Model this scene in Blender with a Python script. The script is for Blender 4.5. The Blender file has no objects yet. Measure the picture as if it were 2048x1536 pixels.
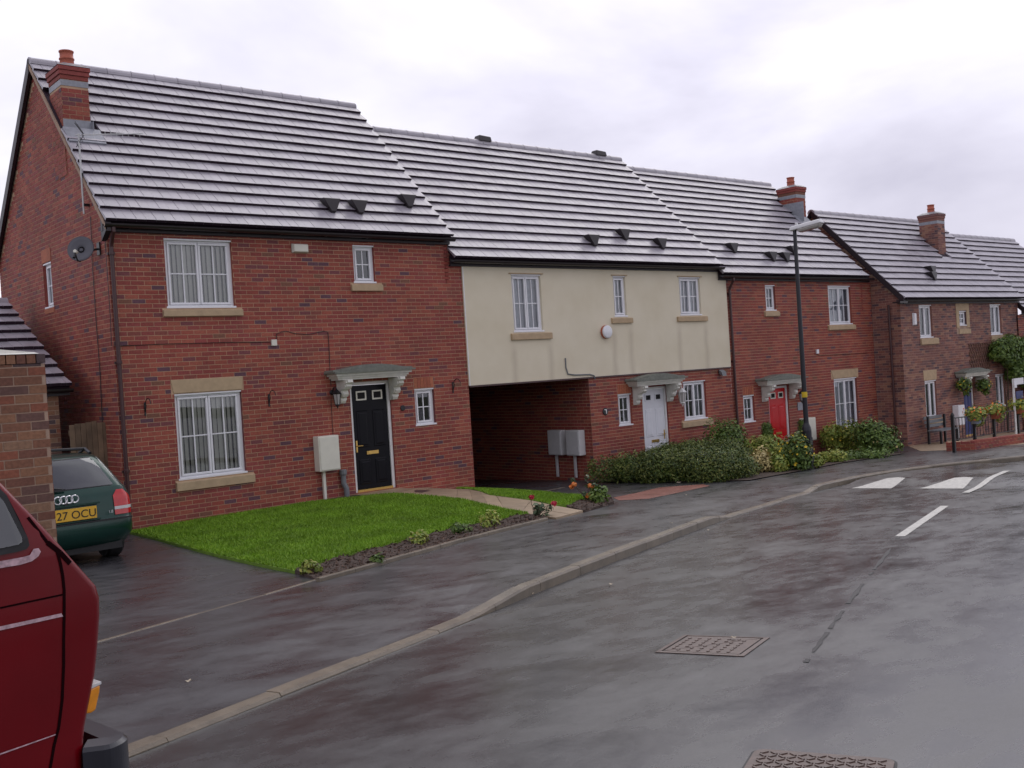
import bpy, bmesh, math, random
from mathutils import Vector, Matrix
random.seed(7)
R = math.radians
scn = bpy.context.scene
COL = scn.collection

# ------------------------------------------------------------------ camera
CP = Vector((-5.9606, -16.7235, 2.0342)); YAW, PIT, ROL, FPX = .707, -.012, -.0636, 2067.69
fw = Vector((math.sin(YAW)*math.cos(PIT), math.cos(YAW)*math.cos(PIT), math.sin(PIT)))
rt = Vector((math.cos(YAW), -math.sin(YAW), 0)); up = rt.cross(fw)
cr = rt*math.cos(ROL)+up*math.sin(ROL); cu = -rt*math.sin(ROL)+up*math.cos(ROL)
cam = bpy.data.objects.new('camera', bpy.data.cameras.new('camera')); COL.objects.link(cam)
m = Matrix((cr, cu, -fw)).transposed().to_4x4(); m.translation = CP
cam.matrix_world = m
cam.data.sensor_width = 36; cam.data.lens = FPX/2048*36; cam.data.clip_end = 600; cam.data.clip_start = .05
scn.camera = cam

# ------------------------------------------------------------------ sky, sun, exposure
SUN_EL, SUN_AZ = R(42), R(56)          # hidden behind the cloud, ahead and to the right
w = bpy.data.worlds.new('World'); scn.world = w; w.use_nodes = True
nt = w.node_tree; N = nt.nodes; L = nt.links
for n in list(N): N.remove(n)
out = N.new('ShaderNodeOutputWorld'); bg = N.new('ShaderNodeBackground'); bg.inputs['Strength'].default_value = .1
sky = N.new('ShaderNodeTexSky'); sky.sky_type = 'NISHITA'; sky.sun_disc = False
sky.sun_elevation = SUN_EL; sky.sun_rotation = SUN_AZ
tc = N.new('ShaderNodeTexCoord'); mp = N.new('ShaderNodeMapping'); mp.inputs['Scale'].default_value = (1, 1, 2.6)
mp.inputs['Location'].default_value = (2.1, 3.3, .9)
L.new(tc.outputs['Generated'], mp.inputs['Vector'])
def noise(nt, vec, scale, detail=4, rough=.55, dist=0):
    n = nt.nodes.new('ShaderNodeTexNoise'); n.inputs['Scale'].default_value = scale
    n.inputs['Detail'].default_value = detail; n.inputs['Roughness'].default_value = rough; n.inputs['Distortion'].default_value = dist
    if vec is not None: nt.links.new(vec, n.inputs['Vector'])
    return n
def ramp(nt, fac, stops, interp='LINEAR'):
    r = nt.nodes.new('ShaderNodeValToRGB'); r.color_ramp.interpolation = interp
    e = r.color_ramp.elements
    while len(e) < len(stops): e.new(.5)
    for i, (p, c) in enumerate(stops):
        e[i].position = p; e[i].color = (c, c, c, 1) if not hasattr(c, '__len__') else (*c, 1)
    nt.links.new(fac, r.inputs['Fac']); return r
def mixc(nt, fac, a, b, mode='MIX'):
    x = nt.nodes.new('ShaderNodeMix'); x.data_type = 'RGBA'; x.blend_type = mode
    for s, v in ((x.inputs[0], fac), (x.inputs[6], a), (x.inputs[7], b)):
        if hasattr(v, 'is_output'): nt.links.new(v, s)
        elif hasattr(v, '__len__'): s.default_value = (*v, 1)
        else: s.default_value = v
    return x.outputs[2]
cn = noise(nt, mp.outputs['Vector'], 1.4, 6, .52, .3)
cl = ramp(nt, cn.outputs['Fac'], [(.34, (6.0, 5.8, 7.1)), (.47, (8.2, 7.95, 9.3)), (.60, (10.6, 10.4, 11.4))])
dt = N.new('ShaderNodeVectorMath'); dt.operation = 'DOT_PRODUCT'; L.new(tc.outputs['Generated'], dt.inputs[0])
dt.inputs[1].default_value = (math.sin(SUN_AZ)*math.cos(SUN_EL), math.cos(SUN_AZ)*math.cos(SUN_EL), math.sin(SUN_EL))
glow = ramp(nt, dt.outputs['Value'], [(.55, 1.), (.85, 1.12), (.98, 1.4)])
cloud = mixc(nt, 1., cl.outputs['Color'], glow.outputs['Color'], 'MULTIPLY')
L.new(mixc(nt, .95, sky.outputs['Color'], cloud), bg.inputs['Color'])
L.new(bg.outputs['Background'], out.inputs['Surface'])
sl = bpy.data.lights.new('sun', 'SUN'); sl.energy = .7; sl.angle = R(40); sl.color = (1, .96, .9)
so = bpy.data.objects.new('sun', sl); COL.objects.link(so); so.location = (0, 0, 30)
sd = Vector((math.sin(SUN_AZ)*math.cos(SUN_EL), math.cos(SUN_AZ)*math.cos(SUN_EL), math.sin(SUN_EL)))
so.rotation_euler = sd.to_track_quat('Z', 'Y').to_euler()
vs = scn.view_settings; vs.view_transform = 'Standard'; vs.look = 'None'; vs.exposure = -.1; vs.gamma = 1; vs.use_curve_mapping = False

# ------------------------------------------------------------------ pixels of the photograph -> places
def ray(px, py): return fw+cr*((px-1024)/FPX)-cu*((py-768)/FPX)
def atY(px, py, Y=0.):
    d = ray(px, py); return CP+d*((Y-CP.y)/d.y)
def atX(px, py, X):
    d = ray(px, py); return CP+d*((X-CP.x)/d.x)
PA, PB, PC = -.22, -.03, -.032                     # pavement plane
def plane_z(x, y): return PA+PB*x+PC*y
def lerp_tab(t, x):
    if x <= t[0][0]: return t[0][1]
    for (a, b), (c, d) in zip(t, t[1:]):
        if x <= c: return b+(d-b)*(x-a)/(c-a)
    return t[-1][1]
DEV = [(-4, 0), (0, .05), (3, .19), (5.2, .27), (5.9, .22), (7.2, .06), (8, 0), (18, -.07), (23, -.06), (30, 0)]
def sm(t): t = max(0, min(1, t)); return t*t*(3-2*t)
def gz(x, y): return plane_z(x, y)+lerp_tab(DEV, x)*sm((y+5.6)/5.2)
def G(px, py, dz=0.):                               # where the ray meets the ground
    d = ray(px, py); n = Vector((-PB, -PC, 1))
    t = (PA+dz-n.dot(CP))/n.dot(d); p = CP+d*t
    for _ in range(12):
        t += (p.z-gz(p.x, p.y)-dz)/max(.02, -(d.z-PB*d.x-PC*d.y)); p = CP+d*t
    return p
def road_z(x, y): return plane_z(x, y)-.1
def GR(px, py, dz=0.):
    d = ray(px, py); n = Vector((-PB, -PC, 1)); return CP+d*((PA-.1+dz-n.dot(CP))/n.dot(d))

# ------------------------------------------------------------------ material helpers
def new_mat(name):
    m = bpy.data.materials.new(name); m.use_nodes = True
    return m, m.node_tree, m.node_tree.nodes['Principled BSDF']
def piece_random(nt):
    g = nt.nodes.new('ShaderNodeNewGeometry'); o = nt.nodes.new('ShaderNodeObjectInfo')
    a = nt.nodes.new('ShaderNodeMath'); a.operation = 'ADD'
    nt.links.new(g.outputs['Random Per Island'], a.inputs[0]); nt.links.new(o.outputs['Random'], a.inputs[1])
    f = nt.nodes.new('ShaderNodeMath'); f.operation = 'FRACT'; nt.links.new(a.outputs[0], f.inputs[0]); return f.outputs[0]
def wpos(nt): return nt.nodes.new('ShaderNodeNewGeometry').outputs['Position']
def bump(nt, bsdf, h, strength=.3, dist=.01):
    b = nt.nodes.new('ShaderNodeBump'); b.inputs['Strength'].default_value = strength; b.inputs['Distance'].default_value = dist
    nt.links.new(h, b.inputs['Height']); nt.links.new(b.outputs['Normal'], bsdf.inputs['Normal'])
def M(name, col, rough=.5, var=.12, scale=6., bmp=0., bscale=40., metal=0., coat=0., spec=.5, piece=0.):
    m, nt, b = new_mat(name)
    p = wpos(nt); n = noise(nt, p, scale, 4)
    lo = [c*(1-var) for c in col]; hi = [min(1, c*(1+var)) for c in col]
    c = ramp(nt, n.outputs['Fac'], [(.3, lo), (.7, hi)]).outputs['Color']
    if piece:
        r = piece_random(nt); q = ramp(nt, r, [(0, 1-piece), (1, 1+piece)]).outputs['Color']; c = mixc(nt, 1., c, q, 'MULTIPLY')
    nt.links.new(c, b.inputs['Base Color'])
    b.inputs['Roughness'].default_value = rough; b.inputs['Metallic'].default_value = metal
    b.inputs['Coat Weight'].default_value = coat; b.inputs['Coat Roughness'].default_value = .08
    b.inputs['Specular IOR Level'].default_value = spec
    if bmp: bump(nt, b, noise(nt, p, bscale, 3).outputs['Fac'], bmp)
    return m
def brick_mat(name, stops, rough=.7, stain=.18):
    m, nt, b = new_mat(name); r = piece_random(nt); p = wpos(nt)
    c = ramp(nt, r, stops, 'CONSTANT').outputs['Color']
    n1 = noise(nt, p, 38, 4); n2 = noise(nt, p, .9, 4)
    c = mixc(nt, 1., c, ramp(nt, n1.outputs['Fac'], [(.3, .78), (.7, 1.2)]).outputs['Color'], 'MULTIPLY')
    c = mixc(nt, 1., c, ramp(nt, n2.outputs['Fac'], [(.3, 1-stain), (.7, 1+stain)]).outputs['Color'], 'MULTIPLY')
    nt.links.new(c, b.inputs['Base Color']); b.inputs['Roughness'].default_value = rough
    b.inputs['Specular IOR Level'].default_value = .3
    bump(nt, b, n1.outputs['Fac'], .25, .006); return m
RED = [(0, (.285, .066, .048)), (.16, (.25, .058, .046)), (.34, (.315, .082, .055)), (.52, (.27, .064, .055)), (.68, (.235, .068, .052)), (.80, (.33, .095, .062)), (.90, (.185, .058, .06)), (.945, (.125, .058, .075)), (.975, (.20, .085, .055))]
BROWN = [(0, (.235, .105, .085)), (.2, (.20, .085, .075)), (.4, (.275, .13, .10)), (.58, (.18, .09, .085)), (.72, (.31, .16, .11)), (.82, (.13, .07, .072)), (.90, (.25, .10, .075)), (.95, (.10, .06, .07))]
WALLB = [(0, (.20, .092, .055)), (.22, (.25, .125, .07)), (.42, (.17, .075, .05)), (.6, (.24, .085, .05)), (.70, (.14, .075, .06)), (.85, (.24, .14, .085)), (.93, (.09, .06, .06))]
MAT = {}
MAT['brick'] = brick_mat('red_brick', RED)
MAT['brick_brown'] = brick_mat('mixed_brown_brick', BROWN)
MAT['brick_wall'] = brick_mat('buff_brown_brick', WALLB)
MAT['mortar'] = M('mortar', (.50, .33, .21), .85, .15, 3, .2, 90)
MAT['mortar_b'] = M('mortar_brown', (.38, .265, .19), .85, .15, 3, .2, 90)
MAT['soldier'] = brick_mat('soldier_brick', [(0, (.40, .13, .07)), (.4, (.36, .11, .065)), (.7, (.43, .15, .08))])
MAT['stone'] = M('buff_stone', (.47, .345, .21), .75, .10, 9, .2, 60)
MAT['upvc'] = M('white_upvc', (.80, .80, .82), .28, .03, 5)
MAT['white'] = M('white_paint', (.76, .76, .74), .4, .06, 7)
MAT['grp'] = M('weathered_white_canopy', (.66, .65, .58), .5, .10, 9)
MAT['lead'] = M('grey_lead', (.165, .175, .145), .55, .2, 14)
MAT['flash'] = M('lead_flashing', (.27, .28, .31), .4, .15, 14)
MAT['fascia'] = M('dark_brown_fascia', (.022, .014, .018), .45, .1, 8)
MAT['gutter'] = M('black_brown_gutter', (.018, .012, .014), .3, .1, 8)
MAT['pipe'] = M('brown_downpipe', (.055, .018, .018), .32, .1, 8)
MAT['clay'] = M('clay_pot', (.42, .11, .065), .6, .12, 14)
MAT['brass'] = M('brass', (.70, .46, .14), .3, .1, 30, metal=.85)
MAT['iron'] = M('black_iron', (.012, .012, .014), .4, .1, 20)
MAT['chrome'] = M('chrome', (.8, .8, .82), .12, .03, 20, metal=1.)
MAT['cream_box'] = M('cream_plastic', (.72, .70, .60), .45, .04, 8)
MAT['metergrey'] = M('grey_white_plastic', (.58, .58, .57), .5, .05, 8)
MAT['pipegrey'] = M('grey_plastic', (.17, .18, .19), .5, .1, 12)
MAT['dark'] = M('dark_interior', (.012, .011, .012), .9, .1, 5)
MAT['blind'] = M('cream_blind_fabric', (.78, .75, .66), .8, .05, 6, piece=.08)
MAT['net'] = M('pale_curtain', (.60, .61, .66), .85, .12, 9)
MAT['door_black'] = M('black_door_paint', (.005, .005, .008), .35, .1, 5, spec=.18)
MAT['door_white'] = M('white_door_paint', (.74, .75, .79), .3, .03, 5)
MAT['door_red'] = M('red_door_paint', (.55, .006, .012), .25, .06, 5)
MAT['door_blue'] = M('blue_door_paint', (.012, .022, .14), .3, .06, 5)
MAT['fence'] = M('weathered_timber', (.17, .115, .07), .8, .3, 5, .4, 30, piece=.3)
MAT['trellis'] = M('brown_trellis', (.14, .075, .05), .8, .2, 9)
MAT['rubber'] = M('black_rubber', (.012, .012, .013), .6, .1, 20)
MAT['marking'] = M('road_paint', (.52, .51, .46), .5, .22, 16, .2, 120)
MAT['kerb'] = M('concrete_kerb', (.165, .135, .095), .34, .25, 5, .3, 80, piece=.12)
MAT['slab'] = M('buff_paving_slab', (.34, .255, .165), .5, .16, 4, .2, 70, piece=.10)
MAT['dish'] = M('grey_mesh_dish', (.085, .085, .10), .5, .06, 14)
def tile_mat():
    m, nt, b = new_mat('wet_concrete_tile'); r = piece_random(nt); p = wpos(nt)
    c = ramp(nt, r, [(0, (.30, .28, .315)), (.5, (.335, .31, .345)), (1, (.37, .345, .38))]).outputs['Color']
    n = noise(nt, p, 2.2, 5); n2 = noise(nt, p, 60, 3)
    c = mixc(nt, 1., c, ramp(nt, n.outputs['Fac'], [(.3, .82), (.7, 1.12)]).outputs['Color'], 'MULTIPLY')
    nt.links.new(c, b.inputs['Base Color'])
    nt.links.new(ramp(nt, n.outputs['Fac'], [(.3, .34), (.7, .46)]).outputs['Color'], b.inputs['Roughness'])
    b.inputs['Specular IOR Level'].default_value = 1.
    bump(nt, b, n2.outputs['Fac'], .12, .004); return m
MAT['tile'] = tile_mat()
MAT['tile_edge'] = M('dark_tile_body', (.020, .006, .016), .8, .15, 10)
def render_mat():
    m, nt, b = new_mat('cream_render'); p = wpos(nt)
    n = noise(nt, p, 1.2, 5); f = noise(nt, p, 160, 2)
    c = ramp(nt, n.outputs['Fac'], [(.3, (.70, .625, .46)), (.7, (.77, .70, .54))]).outputs['Color']
    s = nt.nodes.new('ShaderNodeSeparateXYZ'); nt.links.new(p, s.inputs[0])
    # rain streaks that run down from the ends of the three stone sills
    tot = None
    for x0, zt in ((8.42, 2.68), (9.47, 2.68), (11.5, 2.98), (12.07, 2.98), (13.82, 2.98), (14.86, 2.98)):
        wob = noise(nt, p, 2.5, 2)
        a = nt.nodes.new('ShaderNodeMath'); a.operation = 'SUBTRACT'; nt.links.new(s.outputs['X'], a.inputs[0]); a.inputs[1].default_value = x0
        a2 = nt.nodes.new('ShaderNodeMath'); a2.operation = 'MULTIPLY_ADD'; nt.links.new(wob.outputs['Fac'], a2.inputs[0]); a2.inputs[1].default_value = .12; nt.links.new(a.outputs[0], a2.inputs[2])
        a3 = nt.nodes.new('ShaderNodeMath'); a3.operation = 'SUBTRACT'; nt.links.new(a2.outputs[0], a3.inputs[0]); a3.inputs[1].default_value = .06
        ab = nt.nodes.new('ShaderNodeMath'); ab.operation = 'ABSOLUTE'; nt.links.new(a3.outputs[0], ab.inputs[0])
        mr = nt.nodes.new('ShaderNodeMapRange'); nt.links.new(ab.outputs[0], mr.inputs[0]); mr.inputs[1].default_value = 0; mr.inputs[2].default_value = .13; mr.inputs[3].default_value = 1; mr.inputs[4].default_value = 0
        mz = nt.nodes.new('ShaderNodeMapRange'); nt.links.new(s.outputs['Z'], mz.inputs[0]); mz.inputs[1].default_value = zt-.25; mz.inputs[2].default_value = zt; mz.inputs[3].default_value = 1; mz.inputs[4].default_value = 0
        k = nt.nodes.new('ShaderNodeMath'); k.operation = 'MULTIPLY'; nt.links.new(mr.outputs[0], k.inputs[0]); nt.links.new(mz.outputs[0], k.inputs[1])
        if tot is None: tot = k
        else:
            q = nt.nodes.new('ShaderNodeMath'); q.operation = 'MAXIMUM'; nt.links.new(tot.outputs[0], q.inputs[0]); nt.links.new(k.outputs[0], q.inputs[1]); tot = q
    h = nt.nodes.new('ShaderNodeMath'); h.operation = 'MULTIPLY'; nt.links.new(tot.outputs[0], h.inputs[0]); h.inputs[1].default_value = .34
    c = mixc(nt, h.outputs[0], c, (.40, .33, .24))
    nt.links.new(c, b.inputs['Base Color']); b.inputs['Roughness'].default_value = .85
    bump(nt, b, f.outputs['Fac'], .35, .006); return m
MAT['render'] = render_mat()
def asphalt(name, col, lo, hi, sc=.55, seed=0.):
    m, nt, b = new_mat(name); p = wpos(nt)
    mpn = nt.nodes.new('ShaderNodeMapping'); mpn.inputs['Rotation'].default_value = (0, 0, -.35); mpn.inputs['Scale'].default_value = (1, 1.9, 1); mpn.inputs['Location'].default_value = (seed, seed, 0)
    nt.links.new(p, mpn.inputs['Vector'])
    big = noise(nt, mpn.outputs[0], sc, 6, .6, .4); fine = noise(nt, p, 130, 3, .6); mid = noise(nt, mpn.outputs[0], 3.2, 5, .6)
    c = ramp(nt, fine.outputs['Fac'], [(.3, [x*.6 for x in col]), (.62, [x*1.1 for x in col]), (.8, [x*2.4 for x in col])]).outputs['Color']
    c = mixc(nt, 1., c, ramp(nt, mid.outputs['Fac'], [(.3, .8), (.7, 1.2)]).outputs['Color'], 'MULTIPLY')
    nt.links.new(c, b.inputs['Base Color'])
    rr = mixc(nt, .35, big.outputs['Fac'], mid.outputs['Fac'])
    nt.links.new(ramp(nt, rr, [(.36, lo), (.64, hi)]).outputs['Color'], b.inputs['Roughness'])
    b.inputs['Specular IOR Level'].default_value = .55
    bump(nt, b, fine.outputs['Fac'], .15, .004); return m
MAT['road'] = asphalt('wet_asphalt', (.050, .050, .051), .15, .40)
MAT['pave'] = asphalt('wet_footway_tarmac', (.050, .049, .053), .20, .46, .8, 3.)
MAT['redtar'] = asphalt('red_tarmac', (.24, .075, .05), .35, .6, .8, 5.)
def glass_mat(name, tint, rough=.01):
    m = bpy.data.materials.new(name); m.use_nodes = True; nt = m.node_tree; nt.nodes.clear()
    o = nt.nodes.new('ShaderNodeOutputMaterial'); mx = nt.nodes.new('ShaderNodeMixShader'); t = nt.nodes.new('ShaderNodeBsdfTransparent'); g = nt.nodes.new('ShaderNodeBsdfGlossy')
    t.inputs[0].default_value = (*tint, 1); g.inputs['Roughness'].default_value = rough; g.inputs[0].default_value = (.95, .97, 1, 1)
    f = nt.nodes.new('ShaderNodeFresnel'); f.inputs[0].default_value = 1.6
    k = nt.nodes.new('ShaderNodeMath'); k.operation = 'MULTIPLY_ADD'; nt.links.new(f.outputs[0], k.inputs[0]); k.inputs[1].default_value = 1.; k.inputs[2].default_value = .05
    nt.links.new(k.outputs[0], mx.inputs[0]); nt.links.new(t.outputs[0], mx.inputs[1]); nt.links.new(g.outputs[0], mx.inputs[2]); nt.links.new(mx.outputs[0], o.inputs[0]); return m
MAT['glass'] = glass_mat('window_glass', (.80, .83, .84))
MAT['carglass'] = glass_mat('tinted_car_glass', (.16, .18, .19))
def paint(name, col, flake=0., coat=.5):
    m, nt, b = new_mat(name); p = wpos(nt)
    d = noise(nt, p, 220, 2); c = ramp(nt, noise(nt, p, 3, 4).outputs['Fac'], [(.3, [x*.86 for x in col]), (.7, [x*1.1 for x in col])]).outputs['Color']
    nt.links.new(c, b.inputs['Base Color']); b.inputs['Roughness'].default_value = .3; b.inputs['Metallic'].default_value = flake
    b.inputs['Coat Weight'].default_value = coat; b.inputs['Coat Roughness'].default_value = .06; b.inputs['Specular IOR Level'].default_value = .25
    drops = ramp(nt, d.outputs['Fac'], [(.58, 0.), (.70, 1.)])
    bm = nt.nodes.new('ShaderNodeBump'); bm.inputs['Strength'].default_value = .12; bm.inputs['Distance'].default_value = .003
    nt.links.new(drops.outputs['Color'], bm.inputs['Height']); nt.links.new(bm.outputs[0], b.inputs['Coat Normal']); return m
MAT['van'] = paint('red_van_paint', (.15, .0012, .005), 0., .12)
MAT['car'] = paint('dark_green_car_paint', (.006, .040, .030), .25, .5)
MAT['amber'] = M('amber_lens', (.75, .27, .01), .12, .15, 30, coat=.5)
MAT['redlens'] = M('red_lens', (.50, .008, .010), .1, .15, 25, coat=.6)
MAT['plate'] = M('yellow_plate', (.78, .46, .045), .35, .05, 9)
MAT['plastic'] = M('grey_black_bumper', (.022, .023, .030), .28, .12, 12)
MAT['soil'] = M('dark_soil', (.055, .034, .024), .85, .35, 12, .9, 45)
MAT['lawnbase'] = M('lawn_soil_and_thatch', (.12, .215, .014), .85, .25, 3, .5, 60)
def leaf_mat(name, cols, rough=.5):
    m, nt, b = new_mat(name); r = piece_random(nt)
    c = ramp(nt, r, [(i/max(1, len(cols)-1), q) for i, q in enumerate(cols)]).outputs['Color']
    n = noise(nt, wpos(nt), 1.6, 4)
    c = mixc(nt, 1., c, ramp(nt, n.outputs['Fac'], [(.3, .75), (.7, 1.25)]).outputs['Color'], 'MULTIPLY')
    nt.links.new(c, b.inputs['Base Color']); b.inputs['Roughness'].default_value = rough; b.inputs['Specular IOR Level'].default_value = .35
    return m
MAT['grass'] = leaf_mat('lawn_grass', [(.115, .235, .010), (.165, .31, .014), (.215, .34, .02)], .6)
MAT['hedge'] = leaf_mat('hedge_leaf', [(.026, .050, .012), (.058, .10, .020), (.12, .155, .028), (.19, .205, .05)])
MAT['leaf'] = leaf_mat('shrub_leaf', [(.050, .095, .020), (.095, .16, .028), (.15, .22, .04)])
MAT['lime'] = leaf_mat('yellow_green_leaf', [(.12, .19, .03), (.22, .28, .04), (.34, .33, .07)])
MAT['yellow'] = leaf_mat('yellow_petal', [(.55, .36, .02), (.72, .52, .03)])
MAT['orange'] = leaf_mat('orange_petal', [(.75, .16, .03), (.82, .30, .07)])
MAT['crimson'] = leaf_mat('crimson_petal', [(.45, .015, .04), (.55, .03, .07)])
MAT['straw'] = leaf_mat('straw_leaf', [(.40, .33, .13), (.52, .42, .18)])
MAT['rosegreen'] = leaf_mat('rose_leaf', [(.07, .11, .06), (.13, .17, .09)])
MAT['stem'] = M('woody_stem', (.07, .045, .03), .8, .2, 20)
MAT['castiron'] = M('rusty_cast_iron', (.10, .065, .052), .45, .25, 20, .3, 60, spec=.5)
MAT['post'] = M('black_lamp_post', (.010, .010, .016), .32, .1, 6)
MAT['lampgrey'] = M('pale_lamp_housing', (.66, .66, .66), .4, .06, 9)
MAT['lens'] = M('clear_lamp_bowl', (.40, .38, .36), .15, .1, 20, coat=.5)
MAT['letter'] = M('black_letter', (.012, .012, .014), .5, .05, 9)
MAT['terracotta'] = M('terracotta', (.33, .10, .055), .7, .12, 14)
MAT['blue'] = M('pale_blue_pot', (.30, .36, .42), .4, .1, 14)
MAT['litter'] = M('pale_litter', (.42, .36, .26), .7, .1, 20, piece=.3)

# ------------------------------------------------------------------ object helpers
def obj(name, verts, faces, mat, parent=None, smooth=False):
    me = bpy.data.meshes.new(name); me.from_pydata([tuple(v) for v in verts], [], faces); me.update()
    if smooth: me.polygons.foreach_set('use_smooth', [True]*len(me.polygons))
    if isinstance(mat, str): mat = MAT[mat]
    me.materials.append(mat)
    o = bpy.data.objects.new(name, me); COL.objects.link(o)
    if parent is not None: o.parent = parent
    return o
def inst(name, me, mw, parent=None):
    o = bpy.data.objects.new(name, me); COL.objects.link(o)
    if parent is not None: o.parent = parent
    o.matrix_local = mw; return o
def tag(o, label=None, cat=None, group=None, kind=None):
    if label: o['label'] = label
    if cat: o['category'] = cat
    if group: o['group'] = group
    if kind: o['kind'] = kind
    return o
def thing(name, label, cat, loc=(0, 0, 0), group=None):
    o = bpy.data.objects.new(name, None); COL.objects.link(o); o.empty_display_size = .1; o.location = loc
    return tag(o, label, cat, group)
class MB:
    """collects shapes into one mesh; off is taken away from every vertex so parts sit in their thing's frame"""
    def __init__(s, off=(0, 0, 0)): s.v = []; s.f = []; s.off = Vector(off)
    def add(s, vs, fs):
        b = len(s.v); s.v += [Vector(q)-s.off for q in vs]; s.f += [tuple(i+b for i in f) for f in fs]; return s
    def box(s, x0, x1, y0, y1, z0, z1, skip=()):
        vs = [(x0, y0, z0), (x1, y0, z0), (x1, y1, z0), (x0, y1, z0), (x0, y0, z1), (x1, y0, z1), (x1, y1, z1), (x0, y1, z1)]
        F = {'b': (0, 3, 2, 1), 't': (4, 5, 6, 7), 'f': (0, 1, 5, 4), 'r': (1, 2, 6, 5), 'k': (2, 3, 7, 6), 'l': (3, 0, 4, 7)}
        return s.add(vs, [F[k] for k in F if k not in skip])
    def hexa(s, p): return s.add(p, [(0, 3, 2, 1), (4, 5, 6, 7), (0, 1, 5, 4), (1, 2, 6, 5), (2, 3, 7, 6), (3, 0, 4, 7)])
    def tube(s, pts, r, n=8, cap=True):
        pts = [Vector(p) for p in pts]; rs = r if hasattr(r, '__len__') else [r]*len(pts); rings = []
        prev = None
        for i, p in enumerate(pts):
            d = (pts[min(i+1, len(pts)-1)]-pts[max(i-1, 0)]).normalized()
            a = prev if prev is not None and abs(prev.dot(d)) < .95 else (Vector((0, 0, 1)) if abs(d.z) < .9 else Vector((1, 0, 0)))
            e1 = (a-d*a.dot(d)).normalized(); e2 = d.cross(e1); prev = e1
            rings.append([p+e1*(rs[i]*math.cos(2*math.pi*k/n))+e2*(rs[i]*math.sin(2*math.pi*k/n)) for k in range(n)])
        vs = [q for g in rings for q in g]
        fs = [(i*n+k, i*n+(k+1) % n, (i+1)*n+(k+1) % n, (i+1)*n+k) for i in range(len(pts)-1) for k in range(n)]
        if cap: fs += [tuple(range(n-1, -1, -1)), tuple((len(pts)-1)*n+k for k in range(n))]
        return s.add(vs, fs)
    def lathe(s, c, prof, n=16, axis='z', cap=True):
        c = Vector(c); vs = []
        for r, h in prof:
            for k in range(n):
                a = 2*math.pi*k/n; x, y = r*math.cos(a), r*math.sin(a)
                vs.append(c+(Vector((x, y, h)) if axis == 'z' else Vector((x, h, y)) if axis == 'y' else Vector((h, x, y))))
        fs = [(i*n+k, i*n+(k+1) % n, (i+1)*n+(k+1) % n, (i+1)*n+k) for i in range(len(prof)-1) for k in range(n)]
        if cap: fs += [tuple(range(n-1, -1, -1)), tuple((len(prof)-1)*n+k for k in range(n))]
        return s.add(vs, fs)
    def prism(s, poly, f0, f1):
        """poly: 2-D outline; f0/f1 map (a,b) to the near and far face"""
        n = len(poly); vs = [f0(*p) for p in poly]+[f1(*p) for p in poly]
        return s.add(vs, [tuple(range(n)), tuple(range(2*n-1, n-1, -1))]+[(i, i+n, (i+1) % n+n, (i+1) % n) for i in range(n)])
    def build(s, name, mat, parent=None, smooth=False):
        o = obj(name, s.v, s.f, mat, parent, smooth)
        bm = bmesh.new(); bm.from_mesh(o.data); bmesh.ops.recalc_face_normals(bm, faces=bm.faces); bm.to_mesh(o.data); bm.free()
        return o
def bevel(o, w=.01, seg=2, angle=35):
    b = o.modifiers.new('bevel', 'BEVEL'); b.width = w; b.segments = seg; b.limit_method = 'ANGLE'; b.angle_limit = R(angle); return o
def sheet(name, poly, zf, mat, step=.5, parent=None, thick=0.):
    """a ground polygon cut into a grid and laid on the height function"""
    bm = bmesh.new(); vs = [bm.verts.new((p[0], p[1], 0)) for p in poly]; f = bm.faces.new(vs)
    if f.normal.z < 0: f.normal_flip()
    bm.normal_update()
    for ax in (0, 1):
        lo = min(p[ax] for p in poly); hi = max(p[ax] for p in poly); t = math.ceil(lo/step)*step
        while t < hi:
            n = (1, 0, 0) if ax == 0 else (0, 1, 0); c = (t, 0, 0) if ax == 0 else (0, t, 0)
            bmesh.ops.bisect_plane(bm, geom=bm.verts[:]+bm.edges[:]+bm.faces[:], plane_co=c, plane_no=n); t += step
    bmesh.ops.triangulate(bm, faces=bm.faces[:])
    for v in bm.verts: v.co.z = zf(v.co.x, v.co.y)
    if thick:
        edges = [e for e in bm.edges if e.is_boundary]; r = bmesh.ops.extrude_edge_only(bm, edges=edges)
        for v in [q for q in r['geom'] if isinstance(q, bmesh.types.BMVert)]: v.co.z -= thick
    bmesh.ops.recalc_face_normals(bm, faces=bm.faces[:])
    if sum(f.normal.z for f in bm.faces) < 0: bmesh.ops.reverse_faces(bm, faces=bm.faces[:])
    me = bpy.data.meshes.new(name); bm.to_mesh(me); bm.free(); me.materials.append(MAT[mat] if isinstance(mat, str) else mat)
    o = bpy.data.objects.new(name, me); COL.objects.link(o)
    if parent is not None: o.parent = parent
    return o
def text_mesh(name, body, size, mat, parent, mw, depth=.002):
    cu_ = bpy.data.curves.new(name, 'FONT'); cu_.body = body; cu_.size = size; cu_.extrude = depth; cu_.align_x = 'LEFT'
    t = bpy.data.objects.new(name, cu_); COL.objects.link(t); bpy.context.view_layer.update()
    me = bpy.data.meshes.new_from_object(t.evaluated_get(bpy.context.evaluated_depsgraph_get()))
    bpy.data.objects.remove(t); bpy.data.curves.remove(cu_); me.materials.clear(); me.materials.append(MAT[mat])
    return inst(name, me, mw, parent)

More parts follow.
